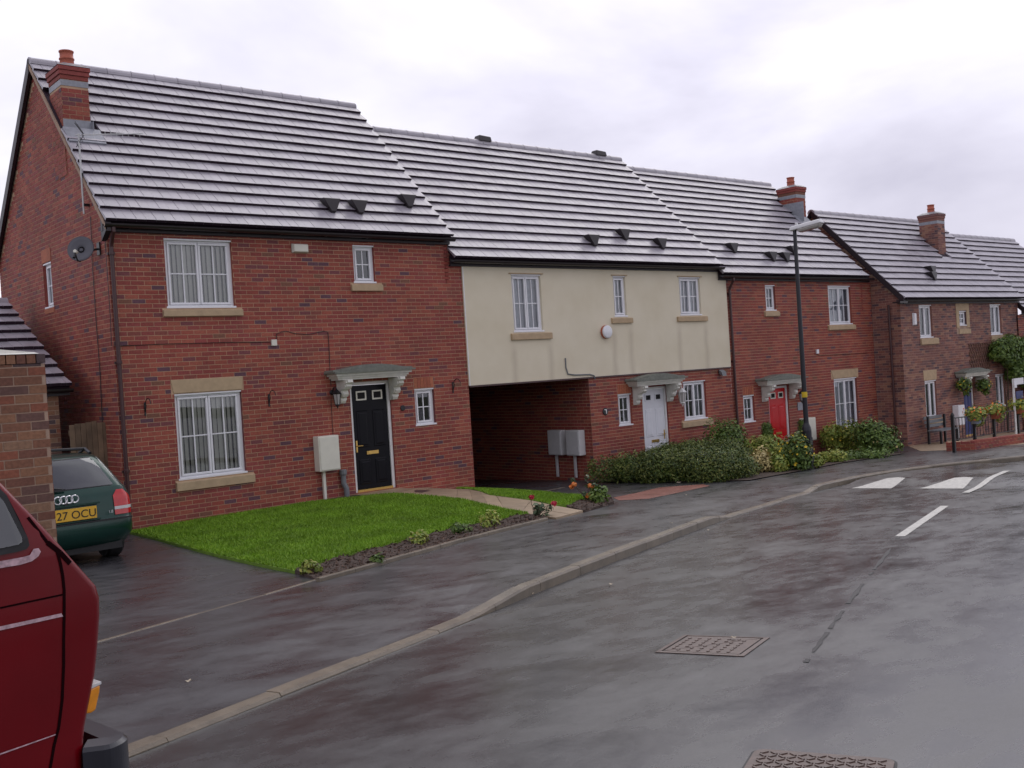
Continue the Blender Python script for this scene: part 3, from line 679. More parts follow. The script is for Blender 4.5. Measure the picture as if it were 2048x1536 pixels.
def roof(parent, x0, x1, ye, ze, yr, zr, ncourse=15, n_single=300, holes=(), rear=True, name='roof', w=.325, back=None):
    """tiled front slope from the eaves (ye, ze) to the ridge (yr, zr)"""
    S = Vector((0, yr-ye, zr-ze)); LEN = S.length; S.normalize(); Nn = Vector((0, -S.z, S.y)); g = LEN/ncourse
    mb = MB(); th = .05; P = lambda x, s, h: Vector((x, ye, ze))+S*s+Nn*h
    mb.hexa([P(x0+.02, .02, -th), P(x1-.02, .02, -th), P(x1-.02, LEN, -th), P(x0+.02, LEN, -th), P(x0+.02, .02, -.014), P(x1-.02, .02, -.014), P(x1-.02, LEN, -.014), P(x0+.02, LEN, -.014)])
    if rear:
        yb, zb = back if back else (2*yr-ye, ze)
        mb.hexa([(x0, yr, zr-.08), (x1, yr, zr-.08), (x1, yb, zb-.08), (x0, yb, zb-.08), (x0, yr, zr+.03), (x1, yr, zr+.03), (x1, yb, zb+.03), (x0, yb, zb+.03)])
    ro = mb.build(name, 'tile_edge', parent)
    rot = Matrix((Vector((1, 0, 0)), S, Nn)).transposed().to_4x4()
    sing = []; rest = []
    for i in range(ncourse):
        off = w/2 if i % 2 else 0; x = x0-off
        while x < x1-.01:
            a, b = max(x, x0), min(x+w, x1); x += w
            if b-a < .04: continue
            s0 = i*g-.02
            c = P((a+b)/2, s0+g/2, 0)
            if any(h[0] < c.x < h[1] and h[2] < c.y < h[3] for h in holes): continue
            (sing if b-a > w-.001 else rest).append((a, b, s0, (c-CP).length))
    sing.sort(key=lambda q: q[3]); rest += sing[n_single:]; sing = sing[:n_single]
    for a, b, s0, _ in sing:
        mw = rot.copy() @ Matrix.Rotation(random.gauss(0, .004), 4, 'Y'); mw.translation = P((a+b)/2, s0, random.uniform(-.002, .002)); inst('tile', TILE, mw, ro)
    vs = []; fs = []; mi = []
    for a, b, s0, _ in rest:
        base = len(vs); k = (b-a)/w; jh = random.uniform(-.002, .002)
        for v in TILE.vertices: vs.append(P((a+b)/2+v.co.x*k*(w/.325), s0+v.co.y, v.co.z+jh))
        for f in TILE.polygons: fs.append(tuple(base+q for q in f.vertices)); mi.append(f.material_index)
    if vs:
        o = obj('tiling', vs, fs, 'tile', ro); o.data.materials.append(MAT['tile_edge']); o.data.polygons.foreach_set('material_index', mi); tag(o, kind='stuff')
    n = int((x1-x0)/.45)
    for k in range(n):                                     # ridge tiles
        a, b = x0+(x1-x0)*k/n, x0+(x1-x0)*(k+1)/n-.006; q = []; m_ = 8; r_ = .125
        vs = []; fs = []
        for xx, rr in ((a, r_*1.04), (a+.03, r_*1.04), (a+.035, r_), (b, r_)):
            for j in range(m_+1):
                t = R(-8)+R(196)*j/m_; vs.append((xx, yr-rr*math.cos(t), zr-.045+rr*math.sin(t)*.95))
        for i in range(3):
            for j in range(m_): fs.append((i*(m_+1)+j, i*(m_+1)+j+1, (i+1)*(m_+1)+j+1, (i+1)*(m_+1)+j))
        fs += [tuple(range(m_+1)), tuple(3*(m_+1)+j for j in range(m_, -1, -1))]
        obj('ridge_tile', vs, fs, 'tile', ro)
    ro['slope'] = 1; del ro['slope']
    return ro, P, g
def roof_vent(ro, P, px, py, ye, yr, ze, zr):
    d = ray(px, py); S = Vector((0, yr-ye, zr-ze)).normalized(); Nn = Vector((0, -S.z, S.y)); o = Vector((0, ye, ze))
    t = (o-CP).dot(Nn)/d.dot(Nn); p = CP+d*t; s = (p-o).dot(S); x = p.x; v = MB(); hw = .18
    ap, a0, a1, b0, b1, c0, c1 = P(x, s-.15, .085), P(x-.19, s+.06, .235), P(x+.19, s+.06, .235), P(x-.17, s+.22, .07), P(x+.17, s+.22, .07), P(x-.05, s-.14, .03), P(x+.05, s-.14, .03)
    v.add([ap+Vector((-.05, 0, 0)), ap+Vector((.05, 0, 0)), a1, a0, c0, c1, b1, b0], [(0, 1, 2, 3), (3, 2, 6, 7), (0, 3, 7, 4), (1, 5, 6, 2), (0, 4, 5, 1), (4, 7, 6, 5)])
    bevel(v.build('roof_vent', 'gutter', ro), .008, 1)
def eaves(parent, x0, x1, ye, ze, y=0., ends=True, pipe=None):
    f = MB(); f.box(x0, x1, y-.075, y-.045, ze-.145, ze+.06); f.box(x0, x1, y-.0445, y+.02, ze-.15, ze-.13)
    fo = f.build('fascia', 'fascia', parent)
    g = MB(); n = 8; vs = []; fs = []
    for xx in (x0-.02, x1+.02):
        for k in range(n+1):
            a = math.pi+math.pi*k/n; vs.append((xx, ye+.0+.058*math.cos(a), ze-.045+.058*math.sin(a)*1.05))
        for k in range(n, -1, -1):
            a = math.pi+math.pi*k/n; vs.append((xx, ye+.0+.052*math.cos(a), ze-.045+.052*math.sin(a)))
    m_ = 2*(n+1); fs = [(k, (k+1) % m_, (k+1) % m_+m_, k+m_) for k in range(m_)]+[tuple(range(m_)), tuple(range(2*m_-1, m_-1, -1))]
    g.add(vs, fs); gu = g.build('gutter', 'gutter', parent)
    k = x0+.4
    b = MB()
    while k < x1: b.box(k-.012, k+.012, ye-.0, y-.07, ze-.108, ze-.05); k += .9
    b.build('gutter_bracket', 'gutter', gu)
    return gu
def downpipe(parent, x, ztop, zbot, ye, y=0., mat='pipe'):
    p = MB(); yy = y-.055; p.tube([(x, ye, ztop-.1), (x, ye, ztop-.16), (x, yy-.02, ztop-.34), (x, yy, ztop-.40), (x, yy, zbot+.08), (x, yy-.05, zbot+.0)], .034, 10)
    z = ztop-.5
    while z > zbot+.2: p.lathe((x, yy, z), [(.042, -.03), (.044, -.02), (.044, .02), (.042, .03)], 10); p.box(x-.06, x+.06, yy+.02, y-.001, z-.018, z+.018); z -= 1.75
    return p.build('downpipe', mat, parent, False)
def stack(parent, x0, x1, y0, y1, zb, zt, mat='brick', mort='mortar', pot=True, flash=True, n_single=60):
    """brick chimney with band, corbelled cap and clay pot; seen on its -x and -y faces"""
    core = MB(); core.box(x0, x1, y0, y1, zb, zt-.02); ch = core.build('chimney', mort, parent)
    band0, band1 = zt-.40, zt-.30; mb = MB(); z = zb; row = 0; cnt = 0
    for face in ('f', 'l', 'r'):
        ln = (x1-x0) if face == 'f' else (y1-y0)
        Pp = {'f': lambda u, z, o: Vector((x0+u, y0-o, z)), 'l': lambda u, z, o: Vector((x0-o, y0+u, z)), 'r': lambda u, z, o: Vector((x1+o, y0+u, z))}[face]
        z = zb; row = 0
        while z < zt-.30:
            u = -.1125*(row % 2)
            while u < ln:
                a, b = max(0, u+.005), min(ln, u+.22); u += .225
                if b-a < .03 or band0-.05 < z: continue
                o = .006; v = [Pp(a, z+.005, o), Pp(b, z+.005, o), Pp(b, z+.07, o), Pp(a, z+.07, o), Pp(a, z+.005, 0), Pp(b, z+.005, 0), Pp(b, z+.07, 0), Pp(a, z+.07, 0)]
                MB().add(v, [(0, 1, 2, 3), (4, 5, 1, 0), (5, 6, 2, 1), (6, 7, 3, 2), (7, 4, 0, 3)]).build('brick', mat, ch)
            z += .075; row += 1
    b = MB(); b.box(x0-.008, x1+.008, y0-.008, y1+.008, band0, band1); b.build('lead_band', 'flash', ch)
    for k, e in ((0, .012), (1, .030), (2, .045)):           # oversailing courses
        c0 = zt-.29+k*.078; ce = MB(); ce.box(x0-e, x1+e, y0-e, y1+e, c0, c0+.075); bevel(ce.build('cap_course', mat, ch), .006, 1)
    t = MB(); t.hexa([(x0-.05, y0-.05, zt-.055), (x1+.05, y0-.05, zt-.055), (x1+.05, y1+.05, zt-.055), (x0-.05, y1+.05, zt-.055), (x0+.1, y0+.1, zt+.03), (x1-.1, y0+.1, zt+.03), (x1-.1, y1-.1, zt+.03), (x0+.1, y1-.1, zt+.03)]); t.build('mortar_cap', 'flash', ch)
    if pot:
        p = MB(); p.lathe(((x0+x1)/2, (y0+y1)/2, zt), [(.125, -.02), (.12, .06), (.115, .14), (.128, .145), (.128, .165), (.112, .17), (.112, .27), (.125, .275), (.125, .295), (.10, .30)], 18); p.build('chimney_pot', 'clay', ch, True)
    return ch

# ================================================================== HOUSES
def rebase(root, loc):
    loc = Vector(loc); root.location = loc
    for c in root.children: c.location = c.location-loc
YE, YR = -.2, 3.1195
def panel(parent, name, x0, x1, y, z0, z1, holes, mat, th=.03, rev=.1):
    us = sorted({x0, x1}|{h[i] for h in holes for i in (0, 1)}); zs = sorted({z0, z1}|{h[i] for h in holes for i in (2, 3)}); mb = MB()
    for a, b in zip(us, us[1:]):
        for c, d in zip(zs, zs[1:]):
            if any(h[0] < (a+b)/2 < h[1] and h[2] < (c+d)/2 < h[3] for h in holes): continue
            mb.add([(a, y, c), (b, y, c), (b, y, d), (a, y, d)], [(0, 1, 2, 3)])
    for a, b, c, d in holes:
        for p, q in (((a, c), (a, d)), ((b, d), (b, c)), ((a, d), (b, d)), ((b, c), (a, c))): mb.add([(p[0], y, p[1]), (q[0], y, q[1]), (q[0], y+rev, q[1]), (p[0], y+rev, p[1])], [(0, 1, 2, 3)])
    for p, q in (((x0, z0), (x1, z0)), ((x1, z0), (x1, z1)), ((x1, z1), (x0, z1)), ((x0, z1), (x0, z0))): mb.add([(p[0], y, p[1]), (q[0], y, q[1]), (q[0], y+th, q[1]), (p[0], y+th, p[1])], [(0, 1, 2, 3)])
    return mb.build(name, mat, parent)
def gable_fill(parent, x, ye, ze, yr, zr, zb, mat, th=.1):
    m_ = MB(); m_.prism([(ye+.2, zb), (2*yr-ye-.2, zb), (2*yr-ye-.2, ze-.02), (yr, zr-.1), (ye+.2, ze+.12)], lambda a, b: (x, a, b), lambda a, b: (x+th, a, b)); m_.build('party_wall', mat, parent)
def verge(parent, x, ye, ze, yr, zr, mat, dz0, dz1, th=.03, rear=False):
    S = Vector((0, yr-ye, zr-ze)).normalized(); m_ = MB()
    a, b = ((ye, ze), (yr, zr)) if not rear else ((2*yr-ye, ze), (yr, zr))
    m_.hexa([(x, a[0], a[1]+dz0), (x+th, a[0], a[1]+dz0), (x+th, b[0], b[1]+dz0), (x, b[0], b[1]+dz0), (x, a[0], a[1]+dz1), (x+th, a[0], a[1]+dz1), (x+th, b[0], b[1]+dz1), (x, b[0], b[1]+dz1)])
    m_.build('verge', mat, parent)
# ---------------------------------------------------------------- first house: red brick, black door
Z1E, Z1R, W1 = 4.8291, 8.2306, 7.1488
h1 = thing('terraced_house', 'nearest red brick end terrace house with black front door and gable chimney', 'house')
u1 = (.932, 2.129, 3.447, 4.6125); l1 = (.936, 2.133, .575, 2.0136); u2 = (4.582, 5.0515, 3.8925, 4.6125); d1 = (4.3157, 5.2273, -.06, 2.0207); l2 = (5.788, 6.261, 1.083, 1.812)
wall(h1, 'front_wall', (0, 0, 0), (1, 0, 0), (0, -1, 0), W1, -.7, Z1E-.15, [u1, l1, u2, d1, l2],
     [(.83, 2.26, 3.30, 3.45), (.885, 2.19, 2.01, 2.2546), (.855, 2.275, .395, .58), (4.485, 5.195, 3.735, 3.9), (5.78, 6.27, 1.81, 2.04)], 'brick', 'mortar', n_single=300)
gtop = lambda u: (Z1E-.10+(u+.2)*PITCH) if u < YR else (Z1E-.10+(2*YR-u+.2)*PITCH)
gw = (2.885, 3.36, 3.735, 4.56)
wall(h1, 'gable_wall', (0, 0, 0), (0, 1, 0), (-1, 0, 0), 2*YR, -.7, Z1E-.15, [gw], [(2.86, 3.38, 4.58, 4.82)], 'brick', 'mortar', top=gtop)
rw = MB(); rw.box(.1, W1-.1, 2*YR-.05, 2*YR, -.7, Z1E-.1); rw.build('rear_wall', 'mortar', h1)
window(h1, *u1, inside='blind', sill=(.836, 2.2549, 3.3047))
window(h1, *l1, inside='blind', sill=(.861, 2.2713, .3988), lintel=(.925, 2.145, .887, 2.186, 2.2546))
window(h1, *u2, lights=1, inside='dark', sill=(4.49, 5.19, 3.7395))
window(h1, *l2, lights=1, inside='dark', lintel='soldier')
# small gable window, built facing -y and then turned to face -x
gwin = window(h1, 0, gw[1]-gw[0], gw[2], gw[3], lights=1, inside='net', lintel=None)
gwin.matrix_local = Matrix.Translation((0, gw[1], 0)) @ Matrix.Rotation(R(-90), 4, 'Z')
for nm, (za, zb_) in (('gable_lintel', (4.575, 4.81)), ('gable_sill', (3.64, 3.73))):
    g_ = MB(); g_.box(-.012, .03, 2.86, 3.385, za, zb_); g_.build(nm, 'soldier', h1)
door(h1, *d1, 'door_black', light_frame='cream_box')
canopy(h1, 4.68, 2.075, 0, 1.76, .40)
r1, P1, g1 = roof(h1, -.08, 6.83, YE, Z1E, YR, Z1R, holes=[(-.1, .47, 1.58, 2.35)])
verge(h1, -.085, YE, Z1E, YR, Z1R, 'mortar_b', -.14, -.05)
verge(h1, -.095, YE, Z1E, YR, Z1R, 'fascia', -.20, .05, .06, True)
gable_fill(h1, 6.72, YE, Z1E, YR, Z1R, 3.9, 'brick')
for v in ((659, 420), (714, 423), (812, 411)): roof_vent(r1, P1, *v, YE, YR, Z1E, Z1R)
eaves(h1, -.08, 6.85, YE, Z1E)
eb = MB(); eb.prism([(-.2, Z1E-.16), (.02, Z1E-.30), (.02, Z1E+.10), (-.2, Z1E-.02)], lambda a, b: (-.075, a, b), lambda a, b: (.012, a, b)); eb.build('eaves_box', 'fascia', h1)
downpipe(h1, .045, Z1E, -.2, YE)
st1 = stack(h1, -.012, .44, 1.64, 2.26, 5.9, 7.84)
fl = MB(); fl.hexa([P1(-.06, 2.14, .02), P1(.56, 2.14, .02), P1(.56, 2.56, .03), P1(-.06, 2.56, .03), P1(-.06, 2.14, .062), P1(.56, 2.14, .062), P1(.56, 2.56, .062), P1(-.06, 2.56, .062)])
fl.box(-.02, .45, 1.622, 1.632, 6.62, 6.86)
for k in range(5): s_ = 2.55+k*.19; p = P1(.455, s_, .05); fl.box(.447, .457, p.y-.03, p.y+.16, p.z-.02, p.z+.15)
fl.build('lead_apron', 'flash', st1)
rebase(h1, (0, 0, -.2))
# ---------------------------------------------------------------- second house: cream render over a passage
Z2E, Z2R = 4.40, 7.7599; X2, X3 = W1, 15.80; ZB = 1.80; XJ = 10.62
h2 = thing('terraced_house', 'cream rendered middle terrace house over a dark drive-through passage, with white door', 'house')
A = (8.463, 9.306, 2.8645, 4.1095); B = (11.58, 11.996, 3.151, 4.1095); C_ = (13.928, 14.735, 3.151, 4.1095)
panel(h2, 'render_front', X2, X3, -.03, ZB, Z2E-.15, [A, B, C_], 'render')
bead = MB(); bead.box(X2, X3, -.04, .0, ZB-.035, ZB-.001); bead.build('drip_bead', 'pipe', h2)
wb = MB(); wb.box(X2+.005, X2+.03, -.036, -.03, ZB, Z2E-.16); wb.build('corner_bead', 'white', h2)
D = (13.87, 14.748, .542, 1.513); sw = (11.53, 11.985, .60, 1.345); d2 = (12.36, 13.262, -.56, 1.455)
wall(h2, 'front_wall', (0, 0, 0), (1, 0, 0), (0, -1, 0), X3, -1.1, ZB-.03, [D, sw, d2], [(13.75, 14.9, .37, .56), (11.52, 12.0, 1.345, 1.575)], 'brick', 'mortar', n_single=300, u0=XJ)
wall(h2, 'passage_wall', (XJ, 0, 0), (0, 1, 0), (-1, 0, 0), 6.1, -1.0, ZB-.03, [], [], 'brick', 'mortar')
wall(h2, 'passage_wall', (X2, 6.1, 0), (0, -1, 0), (1, 0, 0), 6.1, -1.0, ZB-.03, [], [], 'brick', 'mortar')
pc = MB(); pc.box(X2, XJ, .0, 6.2, ZB-.02, ZB+.12); pc.build('passage_ceiling', 'fascia', h2)
gb = MB(); gb.box(X2+.02, XJ-.02, 6.0, 6.05, -1.0, ZB-.03); gate = gb.build('passage_gate', 'door_black', h2)
for k in range(14): q = MB(); a = X2+.1+k*.24; q.box(a, a+.225, 5.97, 5.998, -.62, ZB-.1); q.build('gate_board', 'door_black', gate)
window(h2, *A, y=-.03, sill=(8.35, 9.52, 2.70)); window(h2, *B, y=-.03, lights=1, sill=(11.44, 12.14, 3.0)); window(h2, *C_, y=-.03, sill=(13.77, 14.92, 3.0), open_first=True)
window(h2, *D, sill=(13.74, 14.92, .375), open_first=True, inside='open'); window(h2, *sw, lights=1, lintel='soldier', inside='open')
for (a, b, z) in ((8.40, 9.37, 4.113), (11.53, 12.05, 4.113), (13.88, 14.80, 4.113)):
    hb = MB(); hb.box(a, b, -.062, -.03, z, z+.022); hb.build('head_drip', 'stone', h2)
door(h2, *d2, 'door_white', light_frame='door_white', handle_side=1)
canopy(h2, 12.70, 1.50, 0, 1.80, .40)
r2, P2_, g2 = roof(h2, 6.83, 15.45, YE, Z2E, YR, Z2R)
gable_fill(h2, 15.34, YE, Z2E, YR, Z2R, 3.5, 'brick')
for v in ((1182, 488), (1244, 476), (1318, 494)): roof_vent(r2, P2_, *v, YE, YR, Z2E, Z2R)
for px, py in ((965, 284), (1197, 311)):
    p = atY(px, py, YR); v = MB(); v.hexa([(p.x-.2, YR-.14, Z2R+.02), (p.x+.2, YR-.14, Z2R+.02), (p.x+.2, YR+.14, Z2R+.02), (p.x-.2, YR+.14, Z2R+.02), (p.x-.16, YR-.10, Z2R+.17), (p.x+.20, YR-.10, Z2R+.15), (p.x+.20, YR+.1, Z2R+.15), (p.x-.16, YR+.1, Z2R+.17)]); bevel(v.build('ridge_vent', 'gutter', r2), .02, 2)
eaves(h2, 6.83, 15.50, YE, Z2E)
rebase(h2, (11.5, 0, -.6))
# ---------------------------------------------------------------- third house: red brick, red door
Z3E, Z3R, X4 = 4.19, 7.5369, 22.85
h3 = thing('terraced_house', 'red brick terrace house with bright red front door behind the lamp post', 'house')
E_ = (20.568, 21.782, -.256, 1.223); G_ = (16.258, 16.73, .2955, 1.014); H_ = (20.54, 21.73, 2.797, 3.935); I_ = (17.5126, 17.958, 3.235, 3.935); d3 = (17.375, 18.28, -.80, 1.18)
wall(h3, 'front_wall', (0, 0, 0), (1, 0, 0), (0, -1, 0), X4, -1.3, Z3E-.15, [E_, G_, H_, I_, d3], [(20.44, 21.9, 1.22, 1.48), (20.45, 21.9, -.42, -.25), (16.25, 16.74, 1.01, 1.24), (20.42, 21.86, 2.64, 2.8), (17.4, 18.08, 3.08, 3.24)], 'brick', 'mortar', n_single=300, u0=X3+.002)
window(h3, *E_, bars=True, lintel=(20.55, 21.80, 20.45, 21.9, 1.475), sill=(20.46, 21.9, -.41)); window(h3, *G_, lights=1, lintel='soldier', inside='open')
window(h3, *H_, sill=(20.43, 21.85, 2.645)); window(h3, *I_, lights=1, sill=(17.41, 18.07, 3.085), inside='open')
door(h3, *d3, 'door_red', light_frame='cream_box')
canopy(h3, 17.76, 1.235, 0, 1.86, .40)
r3, P3, g3 = roof(h3, 15.45, 22.42, YE, Z3E, YR, Z3R, holes=[(21.9, 22.5, 1.75, 2.5)])
for v in ((1462, 502), (1540, 519), (1567, 520), (1583, 507)): roof_vent(r3, P3, *v, YE, YR, Z3E, Z3R)
eaves(h3, 15.47, 22.7, YE, Z3E); downpipe(h3, 15.90, Z3E, -.6, YE)
gable_fill(h3, 22.30, YE, Z3E, YR, Z3R, 3.2, 'brick')
sy = atX(1592, 386, 21.95).y
st3 = stack(h3, 21.95, 22.43, sy, sy+.66, 5.9, atX(1592, 369, 21.95).z)
fl = MB(); yy = sy
fl.box(21.93, 21.942, sy-.25, sy+.67, 6.1, 6.72)
s0 = (sy-YE)/(P3(0, 1, 0).y-YE); fl.hexa([P3(21.75, s0-.34, .04), P3(22.43, s0-.34, .04), P3(22.43, s0+.1, .05), P3(21.75, s0+.1, .05), P3(21.75, s0-.34, .066), P3(22.43, s0-.34, .066), P3(22.43, s0+.1, .07), P3(21.75, s0+.1, .07)]); fl.build('lead_apron', 'flash', st3)
rebase(h3, (19, 0, -.85))
# ---------------------------------------------------------------- fourth house: brown brick, stands forward
Y4 = -.90; F4 = lambda px, py: atY(px, py, Y4)
e4 = atY(1800, 597, Y4-.2); Z4E = e4.z; X5 = F4(2037, 650).x; D4 = 2.95; Y4R = Y4-.2+D4; Z4R = Z4E+D4*PITCH
h4 = thing('terraced_house', 'brown brick house standing forward at the bend, with blue door and climber', 'house')
def rect4(a, b): p, q = F4(*a), F4(*b); return (min(p.x, q.x), max(p.x, q.x), min(p.z, q.z), max(p.z, q.z))
w41 = rect4((1837, 610), (1866, 675)); w42 = rect4((1917, 622), (1933, 651)); w43 = rect4((1979, 609), (2004, 669)); w44 = rect4((1849, 762), (1876, 835)); w45 = rect4((1990, 749), (2012, 811)); d4 = rect4((1925, 757), (1950, 830)); d4 = (d4[0], d4[1], -.98, d4[3])
wall(h4, 'front_wall', (0, Y4, 0), (1, 0, 0), (0, -1, 0), X5, -1.5, Z4E-.15, [w41, w42, w43, w44, w45, d4], [(w42[0]-.2, w42[1]+.2, w42[2]-.25, w42[3]+.4), (w44[0]-.05, w44[1]+.05, w44[3], w44[3]+.32), (w41[0]-.03, w41[1]+.25, w41[2]-.22, w41[2])], 'brick_brown', 'mortar_b', n_single=300, u0=22.9)
g4 = lambda u: Z4E-.10+(u+.2)*PITCH if u < D4-.2 else Z4E-.10+(2*(D4-.2)-u+.2)*PITCH
wall(h4, 'gable_wall', (22.9, Y4, 0), (0, 1, 0), (-1, 0, 0), 2*(D4-.2), -1.5, Z4E-.15, [], [], 'brick_brown', 'mortar_b', top=g4)
for wq, sl_, li in ((w41, (w41[0]-.03, w41[1]+.28, w41[2]-.2), None), (w43, (w43[0]-.05, w43[1]+.25, w43[2]-.22), None), (w44, (w44[0]-.02, w44[1]+.3, w44[2]-.2), (w44[0]-.04, w44[1]+.04, w44[0]-.06, w44[1]+.06, w44[3]+.31)), (w45, None, None)):
    window(h4, *wq, y=Y4, bars=False, inside='open', sill=sl_, lintel=li)
window(h4, *w42, y=Y4, lights=1, inside='net')
sr = MB(); a, b, c, d = w42
for q in ((a-.2, a-.01, c-.06, d+.02), (b+.01, b+.2, c-.06, d+.02), (a-.2, b+.2, d+.021, d+.38), (a-.05, b+.25, c-.26, c-.11)): sr.box(q[0], q[1], Y4-.02, Y4+.03, q[2], q[3])
sr.build('stone_surround', 'stone', h4)
door(h4, *d4, 'door_blue', y=Y4, light_frame='cream_box'); canopy(h4, (d4[0]+d4[1])/2, d4[3]+.05, Y4, 1.75, .40)
r4, P4, gg4 = roof(h4, 22.78, X5+.02, Y4-.2, Z4E, Y4R, Z4R, 14, holes=[(28.3, 28.9, Y4+1.35, Y4+2.2)])
verge(h4, 22.77, Y4-.2, Z4E, Y4R, Z4R, 'fascia', -.17, .05, .03)
for v in ((1860, 545), (1862, 557)): roof_vent(r4, P4, *v, Y4-.2, Y4R, Z4E, Z4R)
eaves(h4, 22.8, X5, Y4-.2, Z4E, Y4); 
bx = MB(); bx.box(22.45, 22.90, Y4-.26, Y4-.02, Z4E-.13, Z4E-.09); bx.build('gutter_outlet', 'gutter', h4)
dp = MB(); dp.tube([(22.82, Y4+.32, Z4E-.15), (22.82, Y4+.32, -.95)], .034, 10); dp.build('downpipe', 'pipe', h4)
stack(h4, 28.35, 28.85, Y4+1.45, Y4+2.1, 4.9, atX(1820, 432, 28.35).z, 'brick_brown', 'mortar_b')
gable_fill(h4, X5-.15, Y4-.2, Z4E, Y4R, Z4R, 2.0, 'brick_brown')
rebase(h4, (26, Y4, -1.0))
# ---------------------------------------------------------------- fifth house, mostly outside the picture
h5 = thing('terraced_house', 'farthest brick house, only its lower roof and wall edge showing at right', 'house')
Y5, Z5E = -.95, Z4E-.42
wall(h5, 'front_wall', (0, Y5, 0), (1, 0, 0), (0, -1, 0), 37, -1.6, Z5E-.15, [], [], 'brick', 'mortar', u0=X5-.14, n_single=120)
roof(h5, X5+.02, 37, Y5-.2, Z5E, Y5-.2+D4, Z5E+D4*PITCH, 14, 120); eaves(h5, X5+.05, 37, Y5-.2, Z5E, Y5)
verge(h5, X5+.0, Y5-.2, Z5E, Y5-.2+D4, Z5E+D4*PITCH, 'fascia', -.16, .05, .03)
rebase(h5, (33, Y5, -1.1))

# ================================================================== THINGS ON THE WALLS
def meter_box(x0, x1, z0, z1, y, leg_to, label, mat='cream_box', group=None):
    t = thing('meter_box', label, 'meter box', group=group); b = MB(); b.box(x0, x1, y-.20, y-.005, z0, z1); bevel(b.build('cabinet', mat, t), .012, 2)
    d = MB(); d.box(x0+.02, x1-.02, y-.212, y-.201, z0+.02, z1-.02); bevel(d.build('cabinet_door', mat, t), .006, 1)
    xm = x0+(x1-x0)*.32
    if leg_to is not None: l = MB(); l.box(xm-.025, xm+.025, y-.10, y-.05, leg_to, z0); l.build('pipe_cover', mat, t)
    rebase(t, (xm, y-.1, leg_to if leg_to is not None else z0)); return t
meter_box(3.47, 3.90, .44, 1.08, 0, -.13, 'cream meter box on a leg beside the black front door')
# two meter boxes on the passage side wall: built on a wall facing -y, then turned
for k, (ya, yb_) in enumerate(((.22, .66), (.83, 1.28))):
    t = meter_box(-yb_, -ya, .02, .60, 0, -.50, 'grey meter box in the passage, '+('nearer the white door' if k == 0 else 'deeper in the dark of the two'), 'metergrey', 'meter boxes in the passage')
    t.matrix_world = Matrix.Translation((XJ-.01, 0, 0)) @ Matrix.Rotation(R(-90), 4, 'Z') @ t.matrix_basis
p = atY(1598, 840); q = atY(1621, 872)
meter_box(p.x, q.x, -.42, .22, 0, -.78, 'white meter box half hidden by the lamp post')
p = F4(1904, 812); meter_box(p.x, p.x+.42, -.55, .08, Y4, -.95, 'white meter box under the far canopy left of blue door', 'upvc')
def alarm(x0, x1, z0, z1, y, label, mat='cream_box'):
    b = MB(); b.hexa([(x0, y-.01, z0), (x1, y-.01, z0), (x1, y-.01, z1), (x0, y-.01, z1), (x0+.035, y-.08, z0+.02), (x1-.035, y-.08, z0+.02), (x1-.03, y-.08, z1-.02), (x0+.03, y-.08, z1-.02)])
    tag(bevel(b.build('alarm_box', mat), .012, 2), label, 'alarm box')
p, q = atY(581, 487), atY(616, 507); alarm(p.x, q.x, q.z, p.z, 0, 'white rectangular alarm box under the eaves above the black door house')
p = F4(1823, 626); alarm(p.x, p.x+.18, p.z-.38, p.z, Y4, 'narrow white alarm box on the brown brick house', 'upvc')
p = atY(1209, 664, -.06); v = thing('alarm_bell', 'round white alarm bell box with red rim on the cream render', 'alarm box')
m_ = MB(); m_.lathe((p.x+.05, -.035, p.z), [(.155, 0), (.155, -.05)], 24, 'y'); m_.build('rim', 'clay', v); m_ = MB(); m_.lathe((p.x+.05, -.09, p.z), [(.15, .005), (.148, -.03), (.12, -.042)], 24, 'y'); m_.build('cover', 'upvc', v, True); rebase(v, (p.x, -.04, p.z))
def hook(px, py, label):
    p = atY(px, py, -.02); m_ = MB(); m_.box(p.x-.012, p.x+.012, -.02, -.004, p.z-.16, p.z+.06)
    m_.tube([(p.x, -.02, p.z-.1), (p.x, -.07, p.z+.02)]+[(p.x, -.16-.11*math.cos(a), p.z+.03+.09*math.sin(a)) for a in [math.pi*(1-k/8) for k in range(9)]][::-1][::-1], .008, 6)
    tag(m_.build('hanging_bracket', 'iron'), label, 'bracket', 'hanging basket brackets')
hook(290, 812, 'black curled basket bracket left of the lower front window'); hook(538, 795, 'black curled basket bracket between lower window and black door'); hook(906, 770, 'black curled basket bracket right of the small window by the passage')
def lantern(x, z, y, label, mat='iron', s=1.):
    t = thing('wall_lantern', label, 'lantern'); b = MB(); b.lathe((x, y-.012, z), [(.05*s, .011), (.05*s, -.01), (.02*s, -.02)], 10, 'y'); b.tube([(x, y-.02, z), (x, y-.10*s, z+.10*s), (x, y-.17*s, z+.09*s), (x, y-.18*s, z+.02*s)], .010*s, 6); b.build('arm', mat, t)
    c = MB(); yc = y-.18*s; c.lathe((x, yc, z), [(.012*s, .06*s), (.03*s, .04*s), (.095*s, -.02*s), (.085*s, -.035*s)], 6); c.build('cap', mat, t)
    g = MB(); g.lathe((x, yc, z), [(.075*s, -.036*s), (.045*s, -.22*s)], 6); g.build('glazing', 'lens', t)
    f = MB(); f.lathe((x, yc, z), [(.05*s, -.22*s), (.055*s, -.235*s), (.02*s, -.26*s), (.008*s, -.30*s)], 6)
    for k in range(6):
        a = k*math.pi/3; f.tube([(x+.078*s*math.cos(a), yc+.078*s*math.sin(a), z-.03*s), (x+.048*s*math.cos(a), yc+.048*s*math.sin(a), z-.225*s)], .006*s, 5)
    f.build('cage', mat, t); rebase(t, (x, y, z))
